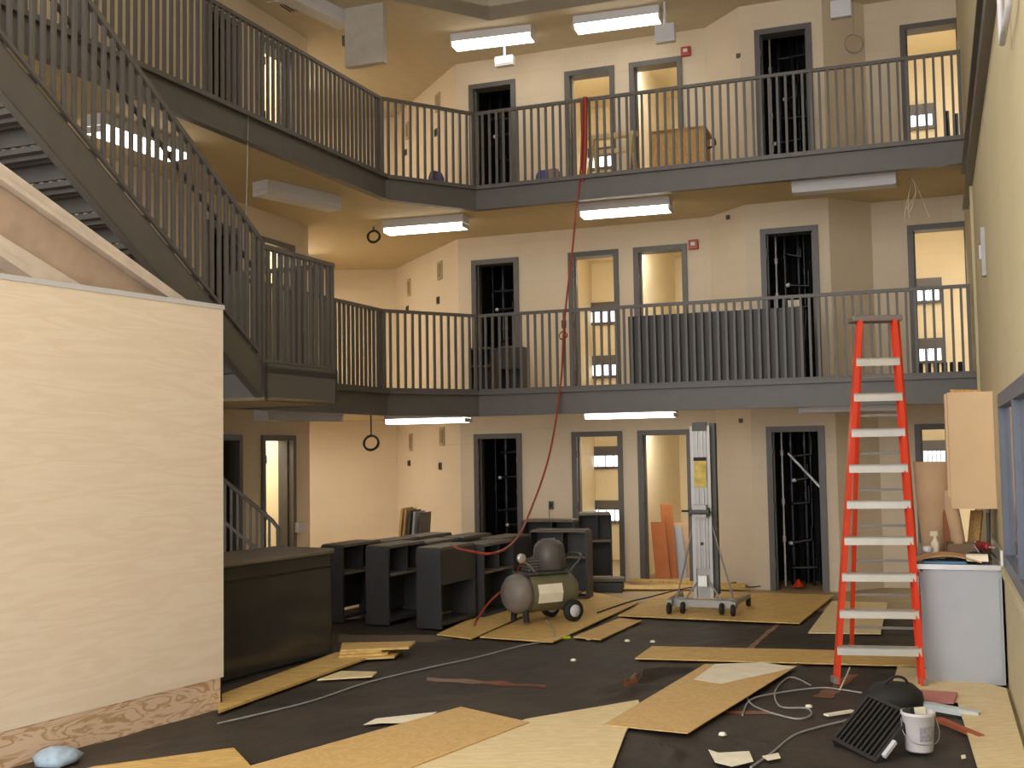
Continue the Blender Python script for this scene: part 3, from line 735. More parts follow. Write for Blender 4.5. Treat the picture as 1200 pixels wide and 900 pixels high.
# ------------------------------------------------------------------ charcoal desk units
def desk_unit(kind, Lx=.80, Wy=.30, Hh=.86):
    """unit along +x, open side towards -y; rounded waterfall top"""
    t = thing('desk_unit', 'x', 'desk unit')
    r = .06
    path = [(0, 0)] + [(r - r * math.cos(math.radians(a)), Hh - r + r * math.sin(math.radians(a))) for a in range(0, 91, 15)] + [(Lx - r + r * math.sin(math.radians(a)), Hh - r + r * math.cos(math.radians(a))) for a in range(0, 91, 15)] + [(Lx, 0)]
    th = .03; n = len(path)
    def inner(i):
        x, z = path[i]; cx, cz = Lx / 2, Hh / 2
        return (min(max(x, th), Lx - th), min(z, Hh - th))
    def strip(i0, i1):
        mb = MB(); vs = []; fs = []
        idx = list(range(i0, i1 + 1))
        for i in idx:
            xo, zo = path[i]; xi, zi = inner(i)
            vs += [(xo, 0, zo), (xo, Wy, zo), (xi, Wy, zi), (xi, 0, zi)]
        for k in range(len(idx) - 1):
            a, b = k * 4, k * 4 + 4
            for q in range(4): fs.append((a + q, a + (q + 1) % 4, b + (q + 1) % 4, b + q))
        fs.append((3, 2, 1, 0)); e = (len(idx) - 1) * 4; fs.append((e, e + 1, e + 2, e + 3))
        return mb.add(vs, fs)
    strip(0, 5).build('end_panel', DESK, t); strip(5, n - 6).build('top', DESKT, t); strip(n - 6, n - 1).build('end_panel', DESK, t)
    MB().bb(th, Wy - .02, .1, Lx - th, Wy, Hh - th).build('back_panel', DESK, t)
    MB().bb(th, .0, .03, Lx - th, Wy - .02, .07).build('base_pan', DESK, t)
    if kind == 'drawer':
        MB().bb(th, .0, .46, Lx - th, .02, Hh - th).build('apron', DESK, t)
    else:
        MB().bb(th, .01, .52, Lx - th, Wy - .02, .545).build('shelf', DESKT, t)
        MB().bb(Lx * .55, .03, .545, Lx * .55 + .02, Wy - .02, Hh - th).build('divider', DESK, t)
    return t
UG = 'charcoal desk units gathered on the floor'
ux = Vector((.44, .90)).normalized(); urz = math.atan2(ux.y, ux.x); uy = Vector((-ux.y, ux.x))
U3 = v2(onz(517, 741)); U2 = v2(onz(456, 736)); U1 = v2(onz(402, 733))
protos = {}
def put_unit(p, rz, kind, label, z=0.0, scale=None, rx=0, ry=0):
    if kind not in protos: o = protos[kind] = desk_unit(kind)
    else: o = copy_tree(protos[kind])
    o.location = (p[0], p[1], z); o.rotation_euler = (rx, ry, rz); o['label'] = label; o['group'] = UG
    if scale: o.scale = scale
    return o
put_unit(U3, urz, 'drawer', 'nearest charcoal desk unit with solid apron left of the compressor', .031)
put_unit(U2, urz, 'shelf', 'open shelf charcoal desk unit second from the compressor, front row', .031)
put_unit(U1, urz, 'shelf', 'front row charcoal desk unit nearest the glossy workstation', .031)
step = ux * .86
for k, (p, lb) in enumerate(((U2 + step + uy * .02, 'second'), (U1 + step, 'leftmost'), (U3 + step * 1.02 - uy * .06, 'rightmost'))):
    put_unit(p, urz, 'shelf', '%s charcoal desk unit of the middle row behind the front row' % lb)
for k, (p, lb) in enumerate(((U2 + step * 2.02 + uy * .02, 'second'), (U1 + step * 2.0, 'leftmost'), (U3 + step * 2.02 + uy * .14, 'rightmost'))):
    put_unit(p, urz, 'drawer', '%s charcoal desk unit of the far row before the alcove' % lb)
brz = math.atan2(bd.y, bd.x)
ca = v2(onz(612, 706)); put_unit((ca.x + .10, ca.y + .12), brz + .06, 'shelf', 'crosswise charcoal desk unit directly behind the compressor', scale=(.95, 1, 1.05))
cb = v2(onz(612, 697)); put_unit((cb.x, cb.y + .55), brz + .06, 'shelf', 'farther crosswise charcoal desk unit behind the compressor', scale=(.95, 1, 1.12))
db = v2(onz(680, 690)); put_unit((db.x, db.y + .15), brz + .3, 'shelf', 'tall charcoal unit standing at the cell doorway right of compressor', scale=(.58, 1.2, 1.2))
jk = v2(onz(682, 692))
mb = MB().box((jk.x + .28, jk.y - .1, .06), (.55, .35, .12), brz + .2); o = mb.build('steel_shelf', DESK, bevel=.01); tag(o, 'low dark steel tray lying at the cell doorway', 'tray')
mb = MB().box((jk.x + .33, jk.y - .08, .155), (.5, .28, .05), brz + .35); o = mb.build('steel_shelf', DESKT, bevel=.01); tag(o, 'dusty grey shelf lying on the dark tray by the doorway', 'shelf')
o = MB().box((U3.x - .3, U3.y - .0, .0085), (.2, .2, .031), urz)
# second level desk units at the chase doorway
for k, (x0, lb) in enumerate(((549, 'left'), (583, 'right'))):
    p = onv(x0, 440, P3 + bn * .5, P4 + bn * .5)
    put_unit((p.x, p.y), brz, 'drawer' if k else 'shelf', '%s of two dark units on the second level before the chase doorway' % lb, Z2, scale=(.43, 1, .78))
# pad sheet under front units
sheet('hardboard_sheet', [(395, 752), (398, 744), (552, 744), (512, 752)], .004, .011, mat('dusty_board', srgb(104, 92, 78), rough=.8), 'dusty brown board under the front charcoal desk units', group=SG)

# boards leaning in the alcove
for k, (x, c, lb) in enumerate(((465, PLYY, 'yellow'), (470, CARD, 'brown'), (476, STEELD, 'dark'), (482, GREYP, 'grey'), (490, STEELD, 'rightmost dark'))):
    b0 = atd(x - 2, 640, 17.1 + k * .02); b0.z = 0; L = Vector((.10, .0, 1.0)).normalized()
    mb = MB(); d_ = Vector((.25, .85, 0)).normalized() * .42
    p0 = Vector((b0.x, b0.y - .25, 0)); tt = Vector((.028, 0, 0))
    H_ = Vector((.12 - k * .012, 0, 1.10 - k * .02))
    mb.hexa([p0, p0 + tt, p0 + tt + d_, p0 + d_, p0 + H_, p0 + H_ + tt, p0 + H_ + tt + d_, p0 + H_ + d_])
    tag(mb.build('leaning_board', c), '%s board in the row leaning in the ground floor alcove' % lb, 'board', 'boards leaning in the alcove')
# boards inside the right cell doorway
cw = W4 + bd * (hC[0] + .35) + bn * (TH + .25)
for k, (s, w, hh, c, lb) in enumerate(((.0, .22, .82, CARD, 'orange brown'), (.04, .18, 1.08, CARD, 'tallest orange'), (.18, .25, .74, GREYP, 'pale grey'), (.30, .28, .80, KRAFT, 'pale tan'))):
    mt = mat('orange_board', srgb(176, 104, 54), rough=.7) if k < 2 else c
    p = v2(W4) + bd * (hC[0] + .12 + s) + bn * (TH + .22 + k * .09)
    if k == 1: p = p + bd * .09
    mb = MB(); l = Vector((bn.x * .16, bn.y * .16, hh)) - Vector((bd.x, bd.y, 0)) * .10
    a = Vector((p.x, p.y, 0)); wv = Vector((bd.x, bd.y, 0)) * w; tv = Vector((bn.x, bn.y, 0)) * .02
    mb.hexa([a, a + wv, a + wv + tv, a + tv, a + l, a + l + wv, a + l + wv + tv, a + l + tv])
    tag(mb.build('leaning_board', mt), '%s board leaning inside the ground floor cell doorway by the lift' % lb, 'board', 'boards leaning in the cell doorway')

# ------------------------------------------------------------------ air compressor
cp = onz(632, 733)
AC = thing('air_compressor', 'olive and grey wheeled air compressor on the plywood', 'compressor', (cp.x, cp.y, .043), math.radians(32))
AC.scale = (1.12, 1.12, 1.12)
RY = Matrix.Rotation(math.radians(90), 3, 'Y')
r = .19
MB().lathe([(.0, -.40), (.06, -.395), (.13, -.37), (.17, -.33), (r, -.26), (r, .26), (.17, .33), (.13, .37), (.06, .395), (0.001, .40)], 24, M=RY, c=(.02, 0, .29)).build('tank', mat('tank_olive', srgb(112, 108, 84), rough=.4, var=.15), AC)
MB().lathe([(.0, -.405), (.065, -.40), (.135, -.375), (.176, -.335), (r + .004, -.26), (r + .004, -.20)], 24, M=RY, c=(.02, 0, .29)).build('end_cap', mat('tank_grey_cap', srgb(122, 114, 108), rough=.5, var=.15), AC)
MB().ext([(-.12, -r * math.cos(t_) - .004, .29 + r * math.sin(t_)) for t_ in [math.radians(q) for q in (-28, 0, 28)]][::-1] + [(.16, -r * math.cos(t_) - .004, .29 + r * math.sin(t_)) for t_ in [math.radians(q) for q in (-28, 0, 28)]], (0, -.003, 0)).build('label_plate', PAPER, AC)
for s in (-1, 1):
    w = MB().lathe([(.03, -.03), (.085, -.03), (.105, -.02), (.105, .02), (.085, .03), (.03, .03)], 20, M=Matrix.Rotation(math.radians(90), 3, 'X'), c=(.27, s * .2, .105)).build('wheel', RUB, AC)
    MB().lathe([(.01, -.034), (.06, -.034), (.06, .034), (.01, .034)], 16, M=Matrix.Rotation(math.radians(90), 3, 'X'), c=(.27, s * .2, .105)).build('hub', WHITE, w)
MB().tube([(.27, -.2, .105), (.27, .2, .105)], .015, 8).build('axle', STEELD, AC)
for s in (-1, 1): MB().tube([(-.22, s * .10, .14), (-.22, s * .12, .02)], .03, 8).build('foot', RUB, AC)
MB().bb(-.22, -.13, .47, .32, .13, .49).build('deck', STEELD, AC)
sh = MB().lathe([(.13, 0), (.16, .02), (.165, .14), (.15, .24), (.10, .29), (.04, .30)], 16, c=(.13, 0, .49)); sh.build('motor_cover', mat('motor_cover_grey', srgb(86, 82, 78), rough=.45, var=.2), AC)
MB().tube([(.05, 0, .79), (.2, 0, .79)], .012, 6).build('cover_handle', ALUD, AC)
pm = MB().bb(-.15, -.07, .49, -.04, .07, .62); pm.build('pump', STEELD, AC, bevel=.01)
for k in range(4): MB().bb(-.16, -.08, .51 + k * .028, -.03, .08, .517 + k * .028).build('fin', ALUD, AC)
MB().tube(smooth_path([(-.08, -.1, .47), (-.18, -.12, .56), (-.28, -.12, .63)]), .012, 8).build('regulator_pipe', ALUD, AC)
MB().lathe([(.02, 0), (.045, 0), (.045, .03), (.02, .03)], 14, M=Matrix.Rotation(math.radians(90), 3, 'X'), c=(-.28, -.12, .64)).build('gauge', ALU, AC)
MB().tube(smooth_path([(.30, -.11, .48), (.44, -.11, .62), (.44, .11, .62), (.30, .11, .48)]), .013, 8).build('handle', STEELD, AC)

# ------------------------------------------------------------------ material lift
lp = onz(828, 722)
MASTG = mat('mast_grey', srgb(172, 170, 168), rough=.4, metal=.3)
LF = thing('material_lift', 'aluminium material lift with tall mast standing by the bay', 'lift', (lp.x, lp.y + .05, .043), brz)
MB().bb(-.11, -.06, .16, .11, .05, 2.10).build('mast', ALUD, LF)
MB().bb(.10, -.02, .2, .16, .10, 2.15).build('mast_rear_section', STEELD, LF)
for k, (x0, x1, z0, z1) in enumerate(((-.075, .075, .5, 2.14),)): MB().bb(x0, -.10, z0, x1, -.06, z1).build('mast_front_section', ALUD, LF)
for x in (-.03, .03): MB().bb(x - .008, -.112, .5, x + .008, -.10, 2.1).build('mast_rib', MASTG, LF)
for s in (-1, 1): MB().bb(s * .095 - .018, -.09, .16, s * .095 + .018, -.055, 2.12).build('mast_channel', MASTG, LF)
MB().bb(-.08, -.12, 2.06, .08, -.06, 2.16).build('pulley_block', STEELD, LF)
MB().bb(-.072, -.116, 1.42, .072, -.10, 1.72).build('warning_label', mat('warning_yellow', srgb(206, 180, 84), rough=.5, var=.25, scale=14), LF)
MB().bb(-.072, -.118, 1.72, .072, -.10, 1.76).build('label_header', RUB, LF)
wn = MB().tube([(-.12, -.15, 1.14), (.10, -.15, 1.14)], .05, 12).build('winch_drum', STEELD, LF)
MB().bb(-.09, -.19, 1.08, .07, -.10, 1.22).build('winch_plate', ALUD, LF)
MB().tube([(.10, -.15, 1.14), (.17, -.16, 1.14), (.17, -.17, .98)], .010, 6).build('winch_crank', STEELD, LF)
MB().tube([(-.22, -.13, 1.15), (-.12, -.13, 1.15)], .012, 6).build('winch_grip', RUB, LF)
for s in (-1, 1):
    MB().tube([(s * .11, -.05, .98), (s * .33, -.02, .12)], .012, 6).build('brace', ALUD, LF)
    MB().bar((s * .12, 0, .13), (s * .40, -.0, .13), .07, .05).build('outrigger', ALUD, LF)
    MB().bar((s * .36, -.28, .13), (s * .40, .55, .13), .055, .05).build('base_leg', ALUD, LF)
    MB().tube([(s * .02, -.10, .42), (s * .2, -.12, .16)], .012, 6).build('gusset', ALUD, LF)
MB().bar((-.38, -.12, .11), (.38, -.12, .11), .07, .08).build('base_bar', ALUD, LF)
for x, y in ((-.36, -.28), (.36, -.28), (-.22, -.2), (.22, -.2), (-.40, .55), (.40, .55)):
    MB().lathe([(.015, -.022), (.055, -.022), (.065, -.012), (.065, .012), (.055, .022), (.015, .022)], 14, M=Matrix.Rotation(math.radians(90), 3, 'Y'), c=(x, y, .065)).build('caster', RUB, LF)
MB().bb(-.05, -.14, .30, .05, -.10, .42).build('carriage', ALU, LF)
MB().lathe([(.0, 0), (.02, 0), (.02, .01), (.0, .01)], 10, M=Matrix.Rotation(math.radians(90), 3, 'X'), c=(0, -.105, .78)).build('bolt', STEELD, LF)

# ------------------------------------------------------------------ step ladder
FL, FR = onz(978, 806), onz(1083, 809); RL = onz(998, 764); RR = RL + (FR - FL) * .93
ZT = 2.93
TL, TR = onz(1005, 374, ZT), onz(1049, 373, ZT)
LD = thing('step_ladder', 'tall orange fibreglass step ladder with aluminium steps', 'ladder', ((FL.x + FR.x) / 2, (FL.y + FR.y) / 2, .020))
fz = .036
def lerp(a, b, t): return a + (b - a) * t
for a, b in ((FL, TL), (FR, TR)):
    a = Vector((a.x, a.y, fz)); dirn = (b - a).normalized()
    side = Vector((TR.x - TL.x, TR.y - TL.y, 0)).normalized(); dep = side.cross(Vector((0, 0, 1))) * -1
    mb = MB(); sgn = 1 if a.x < 2.8 else -1
    mb.bar(a, b, .010, .085, up=dep)
    for e in (-1, 1): mb.bar(a + dep * e * .04 + side * sgn * .015, b + dep * e * .04 + side * sgn * .015, .036, .008, up=dep)
    mb.build('front_rail', ORANGE, LD, world=True)
    MB().box((a.x, a.y, fz + .03), (.035, .09, .05)).build('foot', ALUD, LD, world=True)
TLr, TRr = TL + Vector((.05, .10, -.02)), TR + Vector((.05, .10, -.02))
for a, b in ((RL, TLr), (RR, TRr)):
    a = Vector((a.x, a.y, fz)); MB().bar(a, b, .035, .05).build('rear_rail', ORANGE, LD, world=True)
    MB().box((a.x, a.y, fz + .02), (.04, .06, .05)).build('foot', ALUD, LD, world=True)
for k in range(1, 10):
    t_ = k / 10 * .985
    a, b = lerp(Vector((FL.x, FL.y, fz)), TL, t_), lerp(Vector((FR.x, FR.y, fz)), TR, t_)
    side = (b - a).normalized(); dep = Vector((-side.y, side.x, 0))
    mb = MB().bar(a + dep * -.005, b + dep * -.005, .09, .012)
    mb.bar(a - dep * .045 - Vector((0, 0, .026)), b - dep * .045 - Vector((0, 0, .026)), .010, .065)
    mb.bar(a + dep * .04 - Vector((0, 0, .012)), b + dep * .04 - Vector((0, 0, .012)), .008, .03)
    mb.build('step', ALU, LD, world=True)
for k in range(1, 9):
    t_ = k / 9
    a, b = lerp(Vector((RL.x, RL.y, fz)), TLr, t_ - .04), lerp(Vector((RR.x, RR.y, fz)), TRr, t_ - .04)
    MB().bar(a, b, .016, .022).build('rear_bar', ALUD, LD, world=True)
for (fa, ta, ra, tb) in ((FL, TL, RL, TLr), (FR, TR, RR, TRr)):
    a = lerp(Vector((fa.x, fa.y, fz)), ta, .46); b = lerp(Vector((ra.x, ra.y, fz)), tb, .46)
    MB().bar(a, b, .006, .02).build('spreader', ALUD, LD, world=True)
side = (TR - TL).normalized(); dep = Vector((-side.y, side.x, 0)); c = (TL + TR) / 2 + dep * .05
MB().bar(c - side * .20, c + side * .20, .19, .05).build('top_cap', mat('ladder_cap', srgb(120, 108, 104), rough=.5), LD, world=True, bevel=.012)

# ------------------------------------------------------------------ counter and wall cabinet along the right wall
def rw(s, n, z): # s along the right wall away from R0, n into the room
    p = R0 + dR * s + nR * n; return Vector((p.x, p.y, z))
rzR = math.atan2(dR.y, dR.x)
CT = thing('counter_cabinet', 'grey counter base cabinet standing against the right wall', 'cabinet', tuple(rw(0, .0, .03)), rzR)
# local axes: +x away along wall, +y into the room
MB().bb(.0, .02, 0, 2.0, .60, .88).build('body', GREYP, CT)
MB().bb(-.012, .04, .0, .0, .58, .885).build('end_panel', GREYP, CT)
for k in range(3): 
    dr = MB().bb(.04 + k * .65, .60, .1, .64 + k * .65, .62, .86).build('door', GREYP, CT)
    MB().tube([(.58 + k * .65, .645, .60), (.58 + k * .65, .645, .76)], .008, 6).build('handle', ALU, dr)
tp = tag(MB().hexa([XF[CT.name] @ Vector(p) for p in ((-.03, 0.005, .885), (2.02, 0.005, .885), (2.02, .66, .885), (-.03, .66, .885), (-.03, 0.005, .925), (2.02, 0.005, .925), (2.02, .66, .925), (-.03, .66, .925))]).build('countertop', mat('steel_countertop', srgb(190, 192, 196), rough=.25, metal=.6, var=.05)), 'shiny metal countertop cluttered with tools', 'countertop')
tag(MB().hexa([XF[CT.name] @ Vector(p) for p in ((-.03, .005, .926), (2.02, .005, .926), (2.02, .025, .926), (-.03, .025, .926), (-.03, .005, 1.04), (2.02, .005, 1.04), (2.02, .025, 1.04), (-.03, .025, 1.04))]).build('backsplash', ALU), 'low metal backsplash at the wall edge of the countertop', 'backsplash')
WC = thing('wall_cabinet', 'maple wall cabinet hung on the right wall above the counter', 'cabinet', tuple(rw(.62, .0, 1.36)), rzR)
MB().bb(0, .0, 0, .95, .36, .98).build('body', CABW, WC)
MB().bb(-.012, .005, .0, .0, .355, .98).build('side_panel', CABW, WC)
MB().bb(.01, .362, .01, .47, .382, .97).build('door', CABW, WC); MB().bb(.48, .362, .01, .94, .382, .97).build('door', CABW, WC)
tag(MB().hexa([XF[WC.name] @ Vector(p) for p in ((.1, .1, .981), (.16, .1, .981), (.36, .33, .981), (.30, .33, .981), (.1, .1, 1.0), (.16, .1, 1.0), (.36, .33, 1.02), (.30, .33, 1.02))]).build('wood_offcut', CRATEM), 'small wood offcut lying on top of the wall cabinet', 'wood')
ZC = .956
def onct(x, y, z=0.0):    # local on the countertop
    p = XF[CT.name] @ Vector((x, y, 0)); return Vector((p.x, p.y, ZC + z))
p = onct(.75, .50)
prof = [(.10, 0), (.115, .2), (.14, .5), (.155, .80)]
o = MB().lathe(prof + [(.145, .80), (.10, .2), (.09, .02)], 22, c=p).build('paper_roll', KRAFT); tag(o, 'tall flared brown paper roll standing on the counter', 'paper roll')
p = onct(.62, .30); tag(MB().tube([p, p + Vector((-.05, .1, .55))], .06, 16).build('paper_roll', KRAFT), 'shorter thin paper roll leaning behind the tall one', 'paper roll')
p = onct(.58, .40); tag(MB().bar(p, p + Vector((.03, .12, .60)), .05, .02).build('wood_stick', mat('brown_stick', srgb(140, 84, 44), rough=.6)), 'brown wood stick leaning against the paper rolls', 'wood')
p = onct(.95, .2); tag(MB().bar(p, p + Vector((.10, .12, .36)), .10, .03).build('wood_stick', CRATEM), 'orange wood board leaning under the wall cabinet', 'wood')
# bent cardboard sheet over a blue tray
cs = MB(); n = 10; vs = []
for k in range(n + 1):
    y = .16 + .52 * k / n; z = .012 + .05 * math.sin(math.pi * k / n)
    vs += [onct(-.02, y, z), onct(.34, y, z), onct(.34, y, z + .006), onct(-.02, y, z + .006)]
fs = []
for k in range(n):
    a, b = k * 4, k * 4 + 4
    for q in range(4): fs.append((a + q, a + (q + 1) % 4, b + (q + 1) % 4, b + q))
fs += [(3, 2, 1, 0), (n * 4, n * 4 + 1, n * 4 + 2, n * 4 + 3)]
tag(cs.add(vs, fs).build('cardboard_sheet', CARD), 'bowed tan cardboard sheet on the near end of the counter', 'cardboard')
tag(MB().hexa([onct(.01, .26), onct(.24, .26), onct(.24, .60), onct(.01, .60), onct(.01, .28, .02), onct(.24, .28, .02), onct(.24, .58, .02), onct(.01, .58, .02)]).build('tray', mat('blue_tray', srgb(60, 108, 140), rough=.4)), 'blue tray under the bowed cardboard sheet', 'tray')
p = onct(.42, .50); bt = thing('spray_bottle', 'pale spray bottle standing on the counter behind the cardboard', 'bottle', tuple(p))
MB().lathe([(.03, 0), (.033, .01), (.033, .13), (.012, .17), (.012, .19)], 14).build('body', PAPER, bt); MB().bb(-.04, -.012, .19, .02, .012, .23).build('trigger_head', PAPER, bt)
p = onct(.36, .56); tag(MB().lathe([(.028, 0), (.04, .02), (.034, .05), (.02, .055)], 14, c=p + Vector((0, 0, .06))).build('chrome_fitting', PIPES), 'small shiny chrome fitting on the cardboard sheet', 'fitting')
p = onct(.48, .28); bxo = thing('carton', 'brown open carton of tools on the counter', 'carton', tuple(p), rzR)
for a in ((-.12, -.13, 0, .12, .13, .01), (-.12, -.13, 0, -.11, .13, .13), (.11, -.13, 0, .12, .13, .13), (-.12, -.13, 0, .12, -.12, .13), (-.12, .12, 0, .12, .13, .13)): MB().bb(*a).build('side', mat('dark_carton', srgb(120, 98, 78), rough=.8), bxo)
p = onct(.30, .14); dg = thing('drill', 'red and black power drill lying on the counter near the wall', 'power tool', tuple(p + Vector((0, 0, .12))), rzR + .5)
MB().lathe([(.02, -.1), (.035, -.08), (.04, .06), (.025, .09)], 12, M=RY).build('body', mat('tool_red', srgb(130, 28, 30), rough=.4), dg); MB().bar((.03, 0, -.02), (.05, 0, -.12), .035, .05).build('grip', RUB, dg); MB().tube([(-.1, 0, 0), (-.17, 0, 0)], .008, 6).build('bit', ALU, dg)
p = onct(.26, .18); tag(MB().lathe([(.05, 0), (.085, .01), (.09, .06), (.06, .075)], 16, c=p).build('tape_reel', RUB), 'round black reel on the counter beside the drill', 'reel')
p = onct(.10, .19); tag(MB().box(p + Vector((0, 0, .045)), (.12, .16, .05), rzR).build('paper_pack', PAPER), 'white paper pack on the counter beside the cardboard', 'paper')
for k in range(3):
    p = onct(.85 + k * .1, .07); tag(MB().tube([p, p + Vector((.01 * k, 0, .36 + .03 * k))], .016, 8).build('metal_tube', STEELD if k != 1 else ALUD), '%s grey tube standing under the wall cabinet' % ('nearest', 'middle', 'farthest')[k], 'tube', 'tubes on the counter')
for k in range(4):
    p = onct(.18 + .05 * k, .08 + .05 * (k % 2)); tag(MB().tube(smooth_path([p + Vector((0, 0, .02)), p + Vector((-.06, .03, .10 + .02 * k)), p + Vector((-.02, .1, .13)), p + Vector((.06, .05, .03))]), .006, 6).build('wire_loop', ALUD if k % 2 else CORDB), '%s loose wire loop beside the drill on the counter' % ('lowest black', 'lower grey', 'taller black', 'tallest grey')[k], 'wire', 'wire loops on the counter')
# large kraft leaning board at E doorway
# window and fittings in the right wall
WN[0] += 1
wo = MB()
def wbx(m_, s0, s1, z0, z1, n0, n1):
    q = [rw(s0, n0, 0), rw(s1, n0, 0), rw(s1, n1, 0), rw(s0, n1, 0)]
    m_.hexa([(p.x, p.y, z0) for p in q] + [(p.x, p.y, z1) for p in q]); return m_
s0, s1, z0, z1 = -4.2, -1.10, 1.05, 2.24
for a in ((s0, s1, z1 - .09, z1), (s0, s1, z0, z0 + .09), (s0, s0 + .09, z0 + .09, z1 - .09), (s1 - .09, s1, z0 + .09, z1 - .09), ((s0 + s1) / 2 - .04, (s0 + s1) / 2 + .04, z0 + .09, z1 - .09)): wbx(wo, *a, .001, .05)
wo = wo.build('window_%d' % WN[0], BLUEF); tag(wo, 'blue grey framed window in the near right wall', 'window', kind='structure')
wbx(MB(), s0 + .09, s1 - .09, z0 + .09, z1 - .09, .004, .012).build('pane', GLASSD, wo, world=True)
wbx(MB(), s0 - .03, s1 + .03, z0 - .06, z0, .001, .07).build('sill', CREAM_R, wo, world=True)
o = wbx(MB(), -2.5, 4.6, 4.66, 5.12, .001, .03); wbx(o, -2.5, 4.6, 4.66, 4.70, .03, .07); wbx(o, -2.5, 4.6, 5.08, 5.12, .03, .07)
tag(o.build('trim_2', STEEL), 'grey steel channel fixed high along the right wall', 'trim', kind='structure')
o = wbx(MB(), 3.3, 3.36, 2.4, 4.66, .001, .03); tag(o.build('wall_conduit', CREAM_R), 'painted conduit running down the right wall to the cabinet', 'conduit')
bxm = thing('switch_box', 'narrow metal switch box on the right wall above the window', 'switch', tuple(rw(.9, .002, 3.35)), rzR)
MB().bb(-.06, 0, 0, .06, .035, .42).build('plate', ALUD, bxm); MB().bb(-.02, .035, .15, .02, .05, .27).build('toggle', WHITE, bxm)
o = thing('surface_conduit', 'white bent conduit at the top right corner', 'conduit', tuple(rw(-3.35, .03, 3.85)), rzR)
MB().tube([(-.4, .02, .45), (-.4, .02, .2), (.2, .02, .2), (.2, .02, .9)], .018, 8).build('pipe', WHITE, o); MB().bb(-.43, -.025, .28, -.37, .04, .32).build('clip', ALUD, o); MB().bb(.17, -.025, .5, .23, .04, .54).build('clip', ALUD, o)

# ------------------------------------------------------------------ things on the near floor
bk = onz(1083, 889)
BK = thing('bucket', 'white plastic compound bucket with tools on the black fabric', 'bucket', (bk.x, bk.y + .08, .031))
MB().lathe([(.080, 0), (.083, .01), (.097, .21), (.103, .215), (.103, .235), (.094, .235), (.078, .02)], 28).build('pail', mat('pail_white', srgb(206, 200, 200), rough=.4, var=.06), BK)
lab = MB(); n = 10; vs = []
for k in range(n + 1):
    q = math.radians(-115 + 60 * k / n + 10); 
    for zz in (.07, .16): rr = .0805 + .0165 * (zz - .01) / .2 + .0035; vs.append((rr * math.cos(q), rr * math.sin(q), zz))
lab.add(vs, [(2 * k, 2 * k + 2, 2 * k + 3, 2 * k + 1) for k in range(n)], smooth=True).build('label', mat('pail_print', srgb(150, 146, 152), rough=.5, var=.3, scale=60), BK)
MB().tube(smooth_path([(-.105, 0, .2), (-.11, -.05, .12), (-.07, -.105, .07), (0, -.12, .06), (.07, -.105, .07), (.11, -.05, .12), (.105, 0, .2)]), .003, 6).build('handle', ALUD, BK)
o = MB().bar((bk.x - .03, bk.y + .08, .12), (bk.x - .05, bk.y + .10, .28), .07, .05); tag(o.build('trowel', RUB), 'black tool handle sticking out of the white bucket', 'tool')
o = MB().bar((bk.x + .03, bk.y + .08, .14), (bk.x + .02, bk.y + .11, .285), .08, .008); tag(o.build('putty_knife', PAPER), 'pale putty blade sticking out of the white bucket', 'tool')
# black grille heater lying tilted
ga, gb, gc, gdp = onz(974, 866, .06), onz(1026, 893, .02), onz(1064, 846, .20), onz(1012, 819, .26)
GR = thing('floor_grille', 'black slatted grille box lying tilted on the fabric', 'grille', (ga.x, ga.y, .031))
ex = (gb - ga); ey = (gdp - ga); nn = ex.cross(ey).normalized()
if nn.z < 0: nn = -nn
ex = ex.normalized() * max(.36, ex.length); ey = ey.normalized() * .46
GBK = mat('grille_black', srgb(34, 32, 32), rough=.45)
org = Vector((ga.x, ga.y, .02 + .0))
org = ga
for a, b in ((0, .06), (.94, 1)):
    MB().ext([org + ex * a, org + ex * b, org + ex * b + ey, org + ex * a + ey], -nn * .06).build('frame_side', GBK, GR, world=True)
    MB().ext([org + ey * a + ex * .06, org + ey * a + ex * .94, org + ey * b + ex * .94, org + ey * b + ex * .06], -nn * .06).build('frame_side', GBK, GR, world=True)
MB().ext([org + ex * .06 + ey * .06 - nn * .05, org + ex * .94 + ey * .06 - nn * .05, org + ex * .94 + ey * .94 - nn * .05, org + ex * .06 + ey * .94 - nn * .05], -nn * .01).build('back_plate', RUB, GR, world=True)
for k in range(9):
    t_ = .06 + .88 * (k + .5) / 9
    MB().ext([org + ex * (t_ - .022) + ey * .06 - nn * .004, org + ex * (t_ + .022) + ey * .06 - nn * .004, org + ex * (t_ + .022) + ey * .94 - nn * .004, org + ex * (t_ - .022) + ey * .94 - nn * .004], -nn * .02).build('slat', GBK, GR, world=True)
MB().ext([org + ex * 1.0 + ey * .15, org + ex * 1.07 + ey * .15, org + ex * 1.07 + ey * .45, org + ex * 1.0 + ey * .45], -nn * .02).build('label_tag', WHITE, GR, world=True)
q = onz(1052, 838); o = thing('tool_bag', 'black tool bag slumped behind the grille', 'bag', (q.x, q.y + .05, .031))
bgm = MB().lathe([(.10, 0), (.17, .03), (.16, .12), (.09, .18), (.02, .19)], 16)
for v in bgm.v: v.x *= 1.25; v.x += .03 * noise.noise(v * 9); v.y += .03 * noise.noise(v * 8 + Vector((1, 2, 3)))
bgm.build('body', RUB, o); MB().tube(smooth_path([(-.1, -.02, .15), (-.03, -.05, .23), (.06, -.04, .22), (.11, -.02, .13)]), .010, 6).build('strap', RUB, o)
